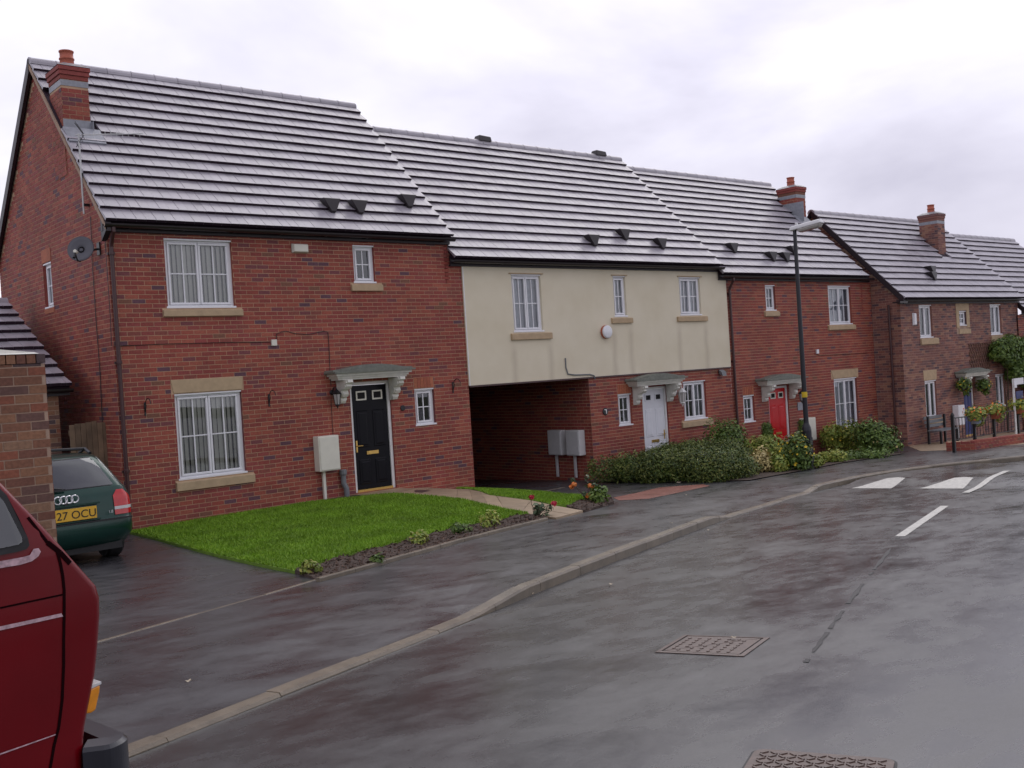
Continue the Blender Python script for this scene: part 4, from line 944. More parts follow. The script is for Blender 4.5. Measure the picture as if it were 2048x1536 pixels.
lantern(3.93, 1.86, 0, 'black wall lantern to the left of the black front door'); p = atY(1359, 782, -.15); lantern(p.x, p.z, 0, 'pale carriage lantern between the white door and its window', 'white', 1.25); p = atY(1598, 785, -.1); lantern(p.x, p.z, 0, 'black wall lantern beside the red door')
def plaque(px, py, wd, ht, y, label, mat, mark=None, cat='plaque'):
    p = atY(px, py, y); t = thing('plaque', label, cat); b = MB(); b.lathe((p.x, y-.012, p.z), [(wd/2, .011), (wd/2, -.006), (wd/2-.008, -.012)], 16, 'y'); b.build('plate', mat, t)
    if mark: m_ = MB(); m_.box(p.x-wd*.22, p.x+wd*.22, y-.028, y-.0245, p.z+ht*.18, p.z+ht*.3); m_.box(p.x+wd*.05, p.x+wd*.2, y-.028, y-.0245, p.z-ht*.3, p.z+ht*.18); m_.build('numeral', mark, t)
    rebase(t, (p.x, y, p.z))
plaque(805, 816, .11, .11, 0, 'small dark round number plaque right of the black door', 'iron'); plaque(1210, 823, .17, .17, 0, 'dark number plaque left of the small window by the passage', 'iron', 'white')
p = atY(1603, 812); b = MB(); b.box(p.x-.2, p.x+.2, -.02, -.005, p.z-.11, p.z+.11); tag(b.build('name_plate', 'flash'), 'grey slate name plate on the wall by the red door', 'plaque')
p = atY(1444, 744, -.08); t = thing('flood_light', 'small dark security light under the render by the downpipe', 'light'); b = MB(); b.box(p.x-.06, p.x+.06, -.05, -.006, p.z-.02, p.z+.05); b.build('mount', 'iron', t); b = MB(); b.hexa([(p.x-.08, -.16, p.z-.10), (p.x+.08, -.16, p.z-.10), (p.x+.08, -.05, p.z-.04), (p.x-.08, -.05, p.z-.04), (p.x-.09, -.14, p.z+.0), (p.x+.09, -.14, p.z+.0), (p.x+.09, -.05, p.z+.06), (p.x-.09, -.05, p.z+.06)]); b.build('housing', 'pipegrey', t); rebase(t, (p.x, 0, p.z))
# telephone box and its cables
jb = atY(547, 685); b = MB(); b.box(jb.x-.055, jb.x+.05, -.045, -.008, jb.z-.06, jb.z+.05); tag(bevel(b.build('junction_box', 'cream_box'), .006, 1), 'small cream cable junction box on the brick of the black door house', 'junction box')
def cable(pts, label, r=.006, y=-.016, mat='iron'):
    m_ = MB(); m_.tube([atY(*q, y) for q in pts], r, 5); tag(m_.build('cable', mat), label, 'cable')
cable([(210, 480), (221, 640), (223, 692), (240, 692), (330, 688), (450, 685), (541, 684)], 'dark cable from the corner downpipe along a brick course to the junction box')
cable([(553, 680), (553, 668), (562, 664), (572, 662), (590, 667), (615, 669), (635, 665), (648, 662), (656, 664), (658, 690), (660, 740), (662, 772)], 'sagging dark cable from the junction box to the wall lantern')
cable([(662, 800), (668, 900), (672, 935)], 'thin dark cable hanging from the wall lantern to the meter box', .005)
cable([(1131, 716), (1132, 735), (1136, 748), (1150, 750), (1180, 749), (1188, 751), (1190, 758)], 'grey conduit bent down the cream render to the passage corner', .016, -.045, 'pipegrey')
cable([(1634, 707), (1637, 711), (1680, 709), (1735, 706)], 'thin cable along the brick of the red door house')
p = atY(1633, 703); b = MB(); b.box(p.x-.05, p.x+.05, -.05, -.008, p.z-.06, p.z+.06); tag(b.build('junction_box', 'upvc'), 'small white junction box on the brick of the red door house', 'junction box')
m_ = MB(); gp = G(683, 995); m_.tube([(4.06, -.09, -.14), (4.06, -.09, .06), (4.02, -.07, .16), (4.02, -.07, .34)], .05, 10); m_.lathe((4.02, -.07, .34), [(.06, -.02), (.07, 0), (.07, .07), (.06, .08)], 10); tag(m_.build('waste_pipe', 'pipegrey'), 'short grey plastic waste pipe at the foot of the wall by the black door', 'pipe')
cable_x = MB(); cable_x.tube([atX(q[0], q[1], -.02) for q in ((181, 433), (184, 520), (192, 640), (200, 745), (205, 850))], .007, 5); tag(cable_x.build('cable', 'iron'), 'dark aerial cable running down the gable wall', 'cable')
# satellite dish
dc = atX(161, 497, -.30); t = thing('satellite_dish', 'dark grey satellite dish fixed to the gable near the corner downpipe', 'satellite dish')
nd = Vector((-.50, -.74, .36)).normalized(); e1 = nd.cross(Vector((0, 0, 1))).normalized(); e2 = e1.cross(nd)
vs = [dc-nd*.045]; fs = []; n = 28
for j in range(1, 5):
    r_ = j/4
    for k in range(n): a = 2*math.pi*k/n; vs.append(dc+e1*(.205*r_*math.cos(a))+e2*(.225*r_*math.sin(a))+nd*(.045*(r_*r_-1)))
fs += [(0, 1+k, 1+(k+1) % n) for k in range(n)]+[(1+j*n+k, 1+j*n+(k+1) % n, 1+(j+1)*n+(k+1) % n, 1+(j+1)*n+k) for j in range(3) for k in range(n)]
do = obj('reflector', vs, fs, 'dish', t, True); sf = do.modifiers.new('t', 'SOLIDIFY'); sf.thickness = .008
m_ = MB(); wp = Vector((-.012, dc.y-.02, dc.z+.0)); m_.box(-.03, -.008, wp.y-.06, wp.y+.06, wp.z-.1, wp.z+.1); m_.tube([wp, wp+Vector((-.1, 0, -.02)), dc-nd*.06], .018, 8); m_.build('wall_mount', 'iron', t)
ln = dc+nd*.26-e2*.22; m_ = MB(); m_.tube([dc-e2*.22-nd*.03, dc-e2*.28+nd*.1, ln], .012, 6); m_.build('feed_arm', 'iron', t); m_ = MB(); m_.tube([ln+e2*.03, ln-nd*.08+e2*.05], .028, 10); m_.build('receiver_head', 'cream_box', t); m_ = MB(); m_.tube([ln-e2*.03, ln-e2*.10+nd*.02], .024, 8); m_.build('receiver_body', 'iron', t)
rebase(t, wp)
# television aerial
ab, at_ = atX(168, 428, -.10), atX(156, 268, -.10); t = thing('tv_aerial', 'slim television aerial on a pole fixed to the gable below the chimney', 'aerial')
m_ = MB(); m_.tube([ab, (ab.x, ab.y, at_.z)], .016, 8); m_.build('mast', 'metergrey', t); m_ = MB()
for zz in (ab.z+.15, ab.z+.65): m_.box(-.10, -.008, ab.y-.03, ab.y+.03, zz-.02, zz+.02)
m_.build('bracket', 'iron', t)
bd = Vector((.86, -.40, .02)).normalized(); sdn = bd.cross(Vector((0, 0, 1))).normalized(); b0 = Vector((ab.x, ab.y, at_.z-.02))-bd*.05
m_ = MB(); m_.tube([b0, b0+bd*1.05], .010, 6)
for k in range(9): c = b0+bd*(.28+k*.09); m_.tube([c-Vector((0, 0, .05)), c+Vector((0, 0, .05))], .004, 4)
m_.build('boom', 'metergrey', t); m_ = MB()
for s in (-1, 1):
    for k in range(4): c = b0+bd*(.12-.03*k)+Vector((0, 0, s*(.03+.05*k))); m_.tube([c-sdn*.16, c+sdn*.16], .006, 4)
    m_.tube([b0+bd*.13, b0+Vector((0, 0, s*.20))], .006, 4)
m_.build('reflector', 'iron', t); rebase(t, ab)

# ================================================================== LEFT EDGE: WALL, GARAGE, SIDE GATE
t = thing('brick_garden_wall', 'tall buff brown brick wall with soldier course and pale coping at the left edge', 'wall')
wr = CP+ray(101, 900)*8.6; WX, WY = wr.x, wr.y; WT = (CP+ray(84, 727)*8.6).z; wz = gz(WX-1, WY)-.2
wall(t, 'wall_face', (WX-3.4, WY, 0), (1, 0, 0), (0, -1, 0), 3.4, wz, WT, [], [], 'brick_wall', 'mortar_b', n_single=300)
b = MB(); b.box(WX-3.4, WX, WY+.002, WY+.215, wz, WT); b.build('wall_core', 'brick_wall', t)
wall(t, 'wall_end', (WX, WY+.215, 0), (0, -1, 0), (1, 0, 0), .215, wz, WT, [], [], 'brick_wall', 'mortar_b')
wall(t, 'wall_back', (WX, WY+.216, 0), (-1, 0, 0), (0, 1, 0), 3.4, wz, WT, [], [], 'brick_wall', 'mortar_b')
for k in range(44): s = MB(); a = WX-3.4+k*.0775; s.box(a+.004, min(a+.0725, WX+.004), WY-.012, WY+.22, WT+.004, WT+.078); s.build('coping_brick', 'brick_wall', t)
b = MB(); b.hexa([(WX-3.4, WY-.02, WT+.082), (WX-.04, WY-.02, WT+.082), (WX-.04, WY+.23, WT+.082), (WX-3.4, WY+.23, WT+.082), (WX-3.4, WY+.03, WT+.50), (WX-.06, WY+.06, WT+.098), (WX-.06, WY+.18, WT+.098), (WX-3.4, WY+.18, WT+.50)]); b.build('pale_coping', 'grp', t)
rebase(t, (WX-1.7, WY, gz(WX-1.7, WY)))
GX, GY = -.60, 1.02
t = thing('garage', 'brick garage with a wet tiled roof behind the tall wall', 'garage')
wall(t, 'front_wall', (GX-3.1, GY, 0), (1, 0, 0), (0, -1, 0), 3.1, -.5, 2.13, [(.30, 2.72, -.5, 1.78)], [], 'brick_wall', 'mortar_b')
wall(t, 'side_wall', (GX, GY+4.8, 0), (0, -1, 0), (1, 0, 0), 4.8, -.5, 2.13, [], [], 'brick_wall', 'mortar_b', top=lambda u: 2.13+.5*min(u, 4.8-u))
gd = MB(); gd.box(GX-2.8, GX-.38, GY+.08, GY+.12, -.3, 1.78); gdo = gd.build('garage_door', 'door_white', t)
for k in range(5): s = MB(); s.box(GX-2.76, GX-.42, GY+.062, GY+.079, -.12+k*.375, .22+k*.375); bevel(s.build('door_panel', 'door_white', gdo), .01, 1)
eg = CP+ray(133, 775)*17.15; tg = atX(12, 603, eg.x-.02)
roof(t, GX-3.25, eg.x, GY-.16, eg.z+.02, tg.y, tg.z, 10, 110)
eaves(t, GX-3.25, eg.x, GY-.16, eg.z+.02, GY)
rebase(t, (GX-1.5, GY, -.1))
t = thing('side_gate', 'weathered close-board timber gate between the garage and the house gable', 'gate')
gy = .62; zt = 1.66; zb_ = gz(-.3, gy)+.02; n = 7; x = GX+.02
for k in range(n):
    b = MB(); a = x+k*.088; z_ = zt-.03*abs(k-3)/3+random.uniform(-.012, .012); b.box(a, a+.083, gy, gy+.018+.006*(k % 2), zb_, z_); b.build('board', 'fence', t)
for zz in (.15, .85, 1.45): b = MB(); b.box(x, x+n*.088, gy+.026, gy+.06, zz, zz+.09); b.build('rail', 'fence', t)
rebase(t, (x+.3, gy, zb_))

# ================================================================== VEHICLES
def ring(z, w_, y0, y1, r0, r1, bulge0=.06, bulge1=.12, taper=.03, nside=10):
    """closed outline of a car at one height: rear centre -> +x side -> nose -> -x side"""
    pts = []; half = []
    for k in range(7): u = k/6; x = u*(w_-r0); half.append((x, y0+bulge0*(u*u)*(1-r0/w_)))
    yb0 = half[-1][1]
    for k in range(1, 6): a = math.pi/2*k/6; half.append((w_-r0+r0*math.sin(a), yb0+r0*(1-math.cos(a))))
    ya, yz = yb0+r0, y1-bulge1-r1
    for k in range(nside+1): u = k/nside; half.append((w_-taper*(2*u-1)**2*(1 if u > .5 else .5), ya+(yz-ya)*u))
    w2 = half[-1][0]
    for k in range(1, 6): a = math.pi/2*k/6; half.append((w2-r1+r1*math.cos(a), yz+r1*math.sin(a)))
    for k in range(7): u = 1-k/6; half.append((u*(w2-r1), y1-bulge1*u*u))
    pts = [(x, y, z) for x, y in half]+[(-x, y, z) for x, y in reversed(half[1:-1])]
    return pts
def loft(rings, cap=True):
    n = len(rings[0]); vs = [v for r_ in rings for v in r_]
    fs = [(i*n+k, i*n+(k+1) % n, (i+1)*n+(k+1) % n, (i+1)*n+k) for i in range(len(rings)-1) for k in range(n)]
    if cap: fs += [tuple(range(n-1, -1, -1)), tuple((len(rings)-1)*n+k for k in range(n))]
    return vs, fs
def wheel(parent, x, y, r_, wd, side):
    t = MB(); prof = [(r_*.62, -wd/2), (r_*.93, -wd/2), (r_, -wd*.36), (r_, wd*.36), (r_*.93, wd/2), (r_*.62, wd/2)]
    t.lathe((x, y, r_), prof, 28, 'x'); w0 = t.build('wheel', 'rubber', parent, False)
    h = MB(); o = side*wd/2; h.lathe((x+o*.86, y, r_), [(r_*.62, -.02*side), (r_*.60, .004*side), (r_*.2, .02*side), (.02, .024*side)], 20, 'x'); h.build('rim', 'metergrey', w0); return w0
# --- dark green hatchback on the drive, seen from behind
ca = thing('parked_car', 'dark green hatchback with yellow rear plate parked on the drive', 'car')
CZ = [  # z, half width, rear y, front y, rear corner r, front corner r
    (.20, .70, .20, 3.95, .20, .25), (.26, .81, .07, 4.06, .22, .30), (.36, .855, .01, 4.12, .22, .32), (.46, .865, -.01, 4.14, .22, .32), (.545, .866, .0, 4.14, .21, .32), (.562, .862, .035, 4.13, .17, .32), (.575, .860, .045, 4.12, .16, .32),
    (.70, .862, .055, 4.09, .15, .34), (.80, .858, .07, 3.9, .15, .36), (.88, .845, .095, 3.45, .15, .36), (.94, .825, .12, 3.05, .15, .34), (.965, .81, .135, 2.92, .14, .3)]
TOP = [(.965, .805, .14, 2.90, .14, .28), (1.05, .765, .205, 2.68, .14, .26), (1.15, .722, .29, 2.42, .14, .25), (1.25, .678, .38, 2.17, .14, .24), (1.33, .635, .455, 1.97, .14, .22), (1.375, .60, .52, 1.82, .14, .2), (1.405, .53, .66, 1.66, .18, .2), (1.42, .40, .85, 1.45, .2, .2)]
vs, fs = loft([ring(*q) for q in CZ]); body = obj('body', vs, fs, 'car', ca, True)
vs, fs = loft([ring(*q) for q in TOP]); cabin = obj('cabin', vs, fs, 'car', ca, True)
for o in (body, cabin): 
    e = o.modifiers.new('e', 'EDGE_SPLIT'); e.split_angle = R(40)
def skin(tab, z):
    for a, b in zip(tab, tab[1:]):
        if a[0] <= z <= b[0]:
            f = (z-a[0])/(b[0]-a[0]); return [p+(q-p)*f for p, q in zip(a, b)]
    return list(tab[-1])
def patch(tab, outline, name, mat, parent, off=.006, nz=10, nx=10, smooth=True, th=0.):
    """a piece lying on the tail of the loft; outline(z) -> (xa, xb) in metres from the middle, for z in a list"""
    zs, xf = outline; vs = []
    for z in zs:
        q = skin(tab, z); r_ = ring(z, q[1], q[2], q[3], q[4], q[5]); hf = r_[:13]
        xa, xb = xf(z)
        for k in range(nx+1):
            x = xa+(xb-xa)*k/nx; ax = min(abs(x), q[1]-.002); yv = hf[-1][1]
            for (x0, y0, _), (x1, y1, _) in zip(hf, hf[1:]):
                if x0 <= ax <= x1: yv = y0+(y1-y0)*(ax-x0)/max(1e-6, x1-x0); break
            vs.append((math.copysign(ax, x), yv-off, z))
    fs = [(j*(nx+1)+k, j*(nx+1)+k+1, (j+1)*(nx+1)+k+1, (j+1)*(nx+1)+k) for j in range(len(zs)-1) for k in range(nx)]
    o = obj(name, vs, fs, mat, parent, smooth)
    if th: s = o.modifiers.new('s', 'SOLIDIFY'); s.thickness = th; s.offset = 0
    return o
lin = lambda a, b, n: [a+(b-a)*k/n for k in range(n+1)]
gl = patch(TOP, (lin(.985, 1.345, 10), lambda z: (-(.745-(z-.985)*.43), .745-(z-.985)*.43)), 'rear_window', 'carglass', cabin, .008)
patch(TOP, (lin(.975, 1.36, 10), lambda z: (-(.765-(z-.985)*.43), .765-(z-.985)*.43)), 'window_seal', 'rubber', cabin, .004)
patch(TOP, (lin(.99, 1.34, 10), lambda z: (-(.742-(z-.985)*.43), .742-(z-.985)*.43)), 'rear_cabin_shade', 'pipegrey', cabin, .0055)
for s in (-1, 1):
    tl = patch(CZ, (lin(.705, .915, 6), lambda z: (s*(.60+.06*sm((z-.84)/.08)), s*(.842-.10*sm((z-.80)/.13)))), 'tail_light', 'redlens', body, .012, nx=8)
    patch(CZ, (lin(.665, .704, 2), lambda z: (s*.60, s*.85)), 'reversing_lens', 'metergrey', tl, .012, nx=6)
    patch(CZ, (lin(.60, .664, 3), lambda z: (s*.60, s*.852)), 'lower_lens', 'redlens', tl, .012, nx=6)
b = MB(); b.box(-.40, .40, .022, .06, .572, .590); b.box(-.40, .40, .015, .07, .775, .795); b.build('plate_recess', 'car', body)
b = MB(); b.box(-.345, .345, .030, .052, .60, .75); pl_ = b.build('number_plate', 'plate', body); pl_.rotation_euler.x = R(3)
text_mesh('plate_letters', '27 OCU', .138, 'letter', pl_, Matrix.Translation((-.145, .0285, .626)) @ Matrix.Rotation(R(90), 4, 'X'))
for k in range(4):
    m_ = MB(); cx = -.10+k*.068; m_.tube([(cx+.045*math.cos(a), .036, .865+.045*math.sin(a)) for a in [2*math.pi*j/20 for j in range(21)]], .0085, 6); m_.build('badge_ring', 'chrome', body)
text_mesh('model_badge', '1.8', .05, 'chrome', body, Matrix.Translation((.50, .030, .635)) @ Matrix.Rotation(R(90), 4, 'X'))
b = MB(); b.box(-.79, .79, .0, .05, .548, .566); b.build('bumper_gap', 'letter', body)
b = MB(); b.box(-.13, .02, .098, .13, .975, 1.0); b.tube([(-.02, .11, 1.0), (-.30, .18, 1.045)], .012, 6); b.build('rear_wiper', 'iron', cabin)
b = MB(); b.lathe((.0, .055, .80), [(.02, .01), (.02, -.012)], 10, 'y'); b.build('boot_lock', 'iron', body)
for s in (-1, 1):
    m_ = MB(); m_.tube([(s*.58, .75, 1.40), (s*.585, .95, 1.46), (s*.58, 1.15, 1.41)], .022, 6); m_.tube([(s*.58, .95, 1.46), (s*.58*.0, .95, 1.485)], .02, 6); m_.build('roof_bar', 'iron', cabin)
    m_ = MB(); m_.hexa([(s*.80, 2.42, .95), (s*.96, 2.40, .95), (s*.96, 2.52, .96), (s*.80, 2.54, .96), (s*.80, 2.42, 1.07), (s*.95, 2.40, 1.07), (s*.95, 2.52, 1.06), (s*.80, 2.54, 1.06)]); bevel(m_.build('door_mirror', 'plastic', cabin), .02, 2)
    for yw in (.72, 3.24): wheel(ca, s*.735, yw, .305, .20, s)
b = MB(); b.box(-.68, .68, .12, 4.0, .17, .30); b.build('underbody', 'rubber', ca)
b = MB(); b.tube([(.30, .45, .20), (.30, .14, .19)], .025, 8); b.build('exhaust', 'iron', ca)
pc_ = G(215, 1129); ca.location = (-1.045-.865, -3.42, gz(-2.0, -2.4)); ca.rotation_euler = (R(-1.6), 0, R(1.0))
MAT['seam'] = M('dark_panel_gap', (.012, .002, .003), .9, .05, 9, spec=.05)
MAT['ledge_sheen'] = M('painted_ledge_sheen', (.50, .34, .37), .5, .35, 60)  # flat pale colour standing for sky light on the van's side ledges
# --- red van in the corner, only its front quarter in the picture
va = thing('parked_van', 'red van with dark bumper and amber indicator, cut off by the lower left corner', 'van')
VO = CP+ray(204, 1180)*3.40; VH = R(10.5); vd = Vector((math.cos(VH), math.sin(VH), 0)); vn = Vector((math.sin(VH), -math.cos(VH), 0))
VW = 1.82; vz0 = road_z(VO.x-.6, VO.y+.3)+.02
def vpx(px, py):                                        # pixel -> (along, height) on the near side of the van
    d = ray(px, py); t_ = (VO-CP).dot(vn)/d.dot(vn); p = CP+d*t_; return (p-VO).dot(vd), p.z-vz0
nose = [vpx(*q) for q in ((172, 1500), (176, 1452), (186, 1400), (196, 1350), (202, 1290), (206, 1230), (205, 1195), (198, 1172), (150, 1118), (100, 1060), (50, 1000), (0, 938))]
nose.sort(key=lambda q: q[1])
lowz = nose[0][1]; s_top, z_top = nose[-1]; slope = (nose[-1][0]-nose[-3][0])/(nose[-1][1]-nose[-3][1])
roofz = 1.94
prof = [(nose[0][0]-.12, .22), (nose[0][0]-.02, .34)]+nose+[(s_top+slope*(roofz-.12-z_top), roofz-.12)]
ledge = vpx(60, 1118)[1]; swage = vpx(60, 1243)[1]; sill = vpx(60, 1487)[1]
def vwidth(z):                                          # outward offset of the side at a height: tumblehome and the pressed ledges
    o = -.16*sm((z-ledge)/(roofz-ledge))
    o += .0
    return o-.07*sm((.45-z)/.25)
zl = sorted(set([round(z, 4) for z in lin(.22, roofz-.12, 26)]+[ledge, ledge-.012, ledge-.024, ledge-.036, swage, swage-.008, swage-.016, swage-.024, sill, sill-.005, sill-.011]+[z for _, z in nose]))
def front_s(z):
    for (a, b), (c, d) in zip(prof, prof[1:]):
        if b <= z <= d: return a+(c-a)*(z-b)/max(1e-6, d-b)
    return prof[-1][0]
VL = 4.4; rings = []
def vring(z, shrink=0.):
    hw = VW/2+vwidth(z)-shrink; s1 = front_s(z)-shrink; s0 = s1*0-VL+.12*sm((z-1.0)/.9); r_ = .03; half = []
    for k in range(4): half.append((s0, hw*k/3*.93))
    for k in range(5): a = math.pi/2*k/4; half.append((s0+.06-.06*math.cos(a)*0-.06*math.cos(a), hw-.06+.06*math.sin(a)))
    for k in range(1, 8): half.append((s0+(s1-s0-r_)*k/8, hw))
    for k in range(6): a = math.pi/2*k/5; half.append((s1-r_+r_*math.sin(a), hw-r_*(1-math.cos(a))))
    for k in range(1, 5): u = 1-k/4; half.append((s1+.05*(1-u*u), (hw-r_)*u))
    out_ = [(s, -y, z) for s, y in half]+[(s, y, z) for s, y in reversed(half[1:-1])]
    return out_
rings = [vring(z) for z in zl]+[vring(roofz-.12, .0)]
top = [(s*.985-.02, y*.93, roofz-.03) for s, y, _ in vring(roofz-.12)]; top2 = [(s*.95-.06, y*.75, roofz+.02) for s, y, _ in vring(roofz-.12)]
vs, fs = loft([vring(z) for z in zl]+[top, top2]); vb = obj('body', vs, fs, 'van', va, True)
e = vb.modifiers.new('e', 'EDGE_SPLIT'); e.split_angle = R(28)
def side_y(z, off): return -(VW/2+vwidth(z)+off)
def side_poly(px_list, off, name, mat, n=1, parent=None):
    pts = [vpx(*q) for q in px_list]; m_ = MB(); vs = [(s, side_y(z, off), z) for s, z in pts]; return obj(name, vs, [tuple(range(len(vs)))], mat, parent or vb)
wo_ = [(0, 965), (22, 990), (40, 1035), (55, 1075), (58, 1090), (52, 1098), (35, 1103), (0, 1110), (-160, 1138), (-230, 1148), (-230, 960), (-120, 935)]
wi_ = [(0, 985), (14, 1004), (30, 1040), (42, 1074), (42, 1084), (34, 1089), (0, 1096), (-160, 1124), (-215, 1133), (-215, 975), (-120, 952)]
wn = side_poly(wo_, .006, 'window_seal', 'rubber'); side_poly(wi_, .011, 'side_window', 'carglass', parent=wn)
wz0, wz1 = vpx(-150, 1130)[1]-.02, vpx(-150, 950)[1]+.06
for sa, sb in ((-2.55, -1.62), (-3.75, -2.75)):
    for sg in (-1, 1):
        ww = [(sa, wz0+.03), (sa+.03, wz0), (sb-.03, wz0), (sb, wz0+.03), (sb, wz1-.03), (sb-.03, wz1), (sa+.03, wz1), (sa, wz1-.03)]; cx_, cz_ = (sa+sb)/2, (wz0+wz1)/2
        so_ = obj('window_seal', [(a, -sg*side_y(z, .006), z) for a, z in ww], [tuple(range(8))], 'rubber', vb)
        obj('side_window', [(cx_+(a-cx_)*.94, -sg*side_y(cz_+(z-cz_)*.88, .011), cz_+(z-cz_)*.88) for a, z in ww], [tuple(range(8))], 'carglass', so_)
def seam(px_list, wd=.007, name='door_seam'):
    m_ = MB(); pts = [vpx(*q) for q in px_list]
    for (a, b), (c, d) in zip(pts, pts[1:]):
        dx, dz = c-a, d-b; l = math.hypot(dx, dz); nx, nz = -dz/l*wd/2, dx/l*wd/2
        m_.add([(a+nx, side_y(b, .0015), b+nz), (a-nx, side_y(b, .0015), b-nz), (c-nx, side_y(d, .0015), d-nz), (c+nx, side_y(d, .0015), d+nz)], [(0, 1, 2, 3)])
    m_.build(name, 'seam', vb)
zz0 = [(113, 1100), (120, 1125), (125, 1150), (128, 1180), (128, 1230), (127, 1280), (127, 1330), (124, 1400), (117, 1455), (108, 1490), (100, 1536), (95, 1580)]
seam(zz0, .010); seam([(0, 1216), (60, 1203), (126, 1189)], .006, 'door_crease')
seam([(95, 1085), (120, 1105), (140, 1127)], .016, 'screen_seal'); seam([(60, 1035), (95, 1085)], .010, 'screen_seal')
# pale strips along the side: sky sheen of the ledges put into colour
side_poly([(-200, 1165), (0, 1136), (41, 1129), (63, 1122), (76, 1112), (80.6, 1103), (76, 1096), (66, 1098), (58.6, 1110), (44, 1114), (0, 1122), (-200, 1150)], .004, 'waist_sheen', 'ledge_sheen')
side_poly([(-200, 1294), (0, 1252.4), (121.6, 1226.3), (125, 1232.6), (0, 1260.4), (-200, 1302)], .004, 'swage_sheen', 'ledge_sheen')
side_poly([(-200, 1576), (0, 1506), (110, 1467.6), (110, 1469.8), (0, 1509), (-200, 1580)], .004, 'sill_sheen', 'ledge_sheen')
# amber indicator stands proud at the nose corner
def vblock(px_list, off, name, mat, depth=.16, parent=None):
    pts = [vpx(*q) for q in px_list]; k = len(pts); vs = [(s_, side_y(z, off), z) for s_, z in pts]+[(s_+.01, side_y(z, off)+depth, z) for s_, z in pts]
    m_ = MB(); m_.add(vs, [tuple(range(k)), tuple(range(2*k-1, k-1, -1))]+[(i_, i_+k, (i_+1) % k+k, (i_+1) % k) for i_ in range(k)]); return m_.build(name, mat, parent or vb)
ia, ib = vpx(203, 1362), vpx(178, 1432)
bevel(vblock([(170, 1386), (205, 1370), (204, 1385), (196, 1422), (186, 1428), (166, 1431), (164, 1425)], -.012, 'indicator', 'amber'), .006, 2)
vblock([(172, 1379), (206, 1364), (206, 1369), (171, 1385)], -.010, 'indicator_trim', 'metergrey')
# bumper with rounded end cap
bt, bb = vpx(236, 1448), vpx(225, 1540); zt_, zb2 = bt[1]-.035, bt[1]-.20; bs = vpx(253, 1452)[0]
prf = []
for k in range(15): a = math.pi/2*k/14; prf.append((bs-.10+.10*math.sin(a), -(VW/2+.07)+.10*(1-math.cos(a))*.9))
b0 = vpx(158, 1497)[0]
line = [(b0, -(VW/2+.02)), (b0+.05, -(VW/2+.062))]+prf+[(bs+.035, -.4), (bs+.045, 0), (bs+.035, .4)]+[(p, -q) for p, q in reversed(prf)]+[(b0+.05, VW/2+.062), (b0, VW/2+.02)]
m_ = MB(); k_ = len(line); sec = [(0, -.02, zb2), (0, 0, zb2+.02), (0, 0, zt_-.012), (0, -.012, zt_), (0, -.085, zt_+.002), (0, -.085, zb2)]
vs = []
for i, (s, y) in enumerate(line):
    pa, pb = line[max(0, i-1)], line[min(k_-1, i+1)]; dx, dy = pb[0]-pa[0], pb[1]-pa[1]; l = math.hypot(dx, dy) or 1; nx, ny = dy/l, -dx/l
    for _, o, z in sec: vs.append((s+nx*o, y+ny*o, z))
q = len(sec); fs = [(i*q+j, i*q+(j+1) % q, (i+1)*q+(j+1) % q, (i+1)*q+j) for i in range(k_-1) for j in range(q)]+[tuple(range(q)), tuple((k_-1)*q+j for j in range(q))]
m_.add(vs, fs); m_.build('bumper', 'plastic', va)
m_ = MB(); hz = ia[1]+.16
for s in (-1, 1):
    h = MB(); h.lathe((front_s(hz)+.035, s*.58, hz), [(.10, -.05), (.10, .01), (.09, .02)], 20, 'x'); h.build('headlight', 'lens', vb)
gm = MB(); gm.box(front_s(hz)+.02, front_s(hz)+.055, -.46, .46, hz-.09, hz+.09); gm.build('grille', 'plastic', vb)
ws = MB(); za, zb3 = nose[7][1]+.06, roofz-.2; ws.add([(front_s(za)+.01, -.68, za), (front_s(za)+.03, .68, za), (front_s(zb3)+.01, .60, zb3), (front_s(zb3)+.01, -.60, zb3)], [(0, 1, 2, 3)]); ws.build('windscreen', 'carglass', vb)
for s in (-1, 1):
    for xs in (-.92, -3.4):
        t_ = MB(); r_ = .32; t_.lathe((xs, s*.76, r_), [(.19, -.10), (.30, -.10), (.32, -.07), (.32, .07), (.30, .10), (.19, .10)], 26, 'y'); w0 = t_.build('wheel', 'rubber', va); h = MB(); h.lathe((xs, s*.84, r_), [(.19, -s*.01), (.18, s*.012), (.05, s*.025)], 18, 'y'); h.build('rim', 'metergrey', w0)
ub = MB(); ub.box(-VL+.2, -.3, -.8, .8, .18, .34); ub.build('underbody', 'rubber', va)
cn_ = VO-vn*(VW/2); va.location = (cn_.x, cn_.y, vz0); va.rotation_euler = (0, 0, VH)

# ================================================================== STREET FURNITURE
lp = G(1618, 938); lt = CP+ray(1589, 460)*((lp-CP).dot(fw)/ray(1589, 460).dot(fw))
t = thing('street_lamp', 'tall black lamp post with pale lantern standing in the verge before the red door', 'street lamp')
zt = lt.z; b = MB(); b.lathe((lp.x, lp.y, lp.z), [(.105, -.2), (.105, .86), (.095, .93), (.06, 1.02), (.058, 1.06)], 16); b.build('base_compartment', 'post', t)
b = MB(); b.tube([(lp.x, lp.y, lp.z+1.0), (lp.x, lp.y, lp.z+3), (lp.x, lp.y, zt)], [.055, .050, .040], 14); b.build('column', 'post', t)
b = MB(); b.box(lp.x-.05, lp.x+.05, lp.y-.108, lp.y-.104, lp.z+.15, lp.z+.7); b.build('access_door', 'post', t)
b = MB(); zc = atY(1610, 789, lp.y).z; b.lathe((lp.x, lp.y, zc), [(.062, -.06), (.062, .06)], 14); b.build('yellow_band', 'yellow', t)
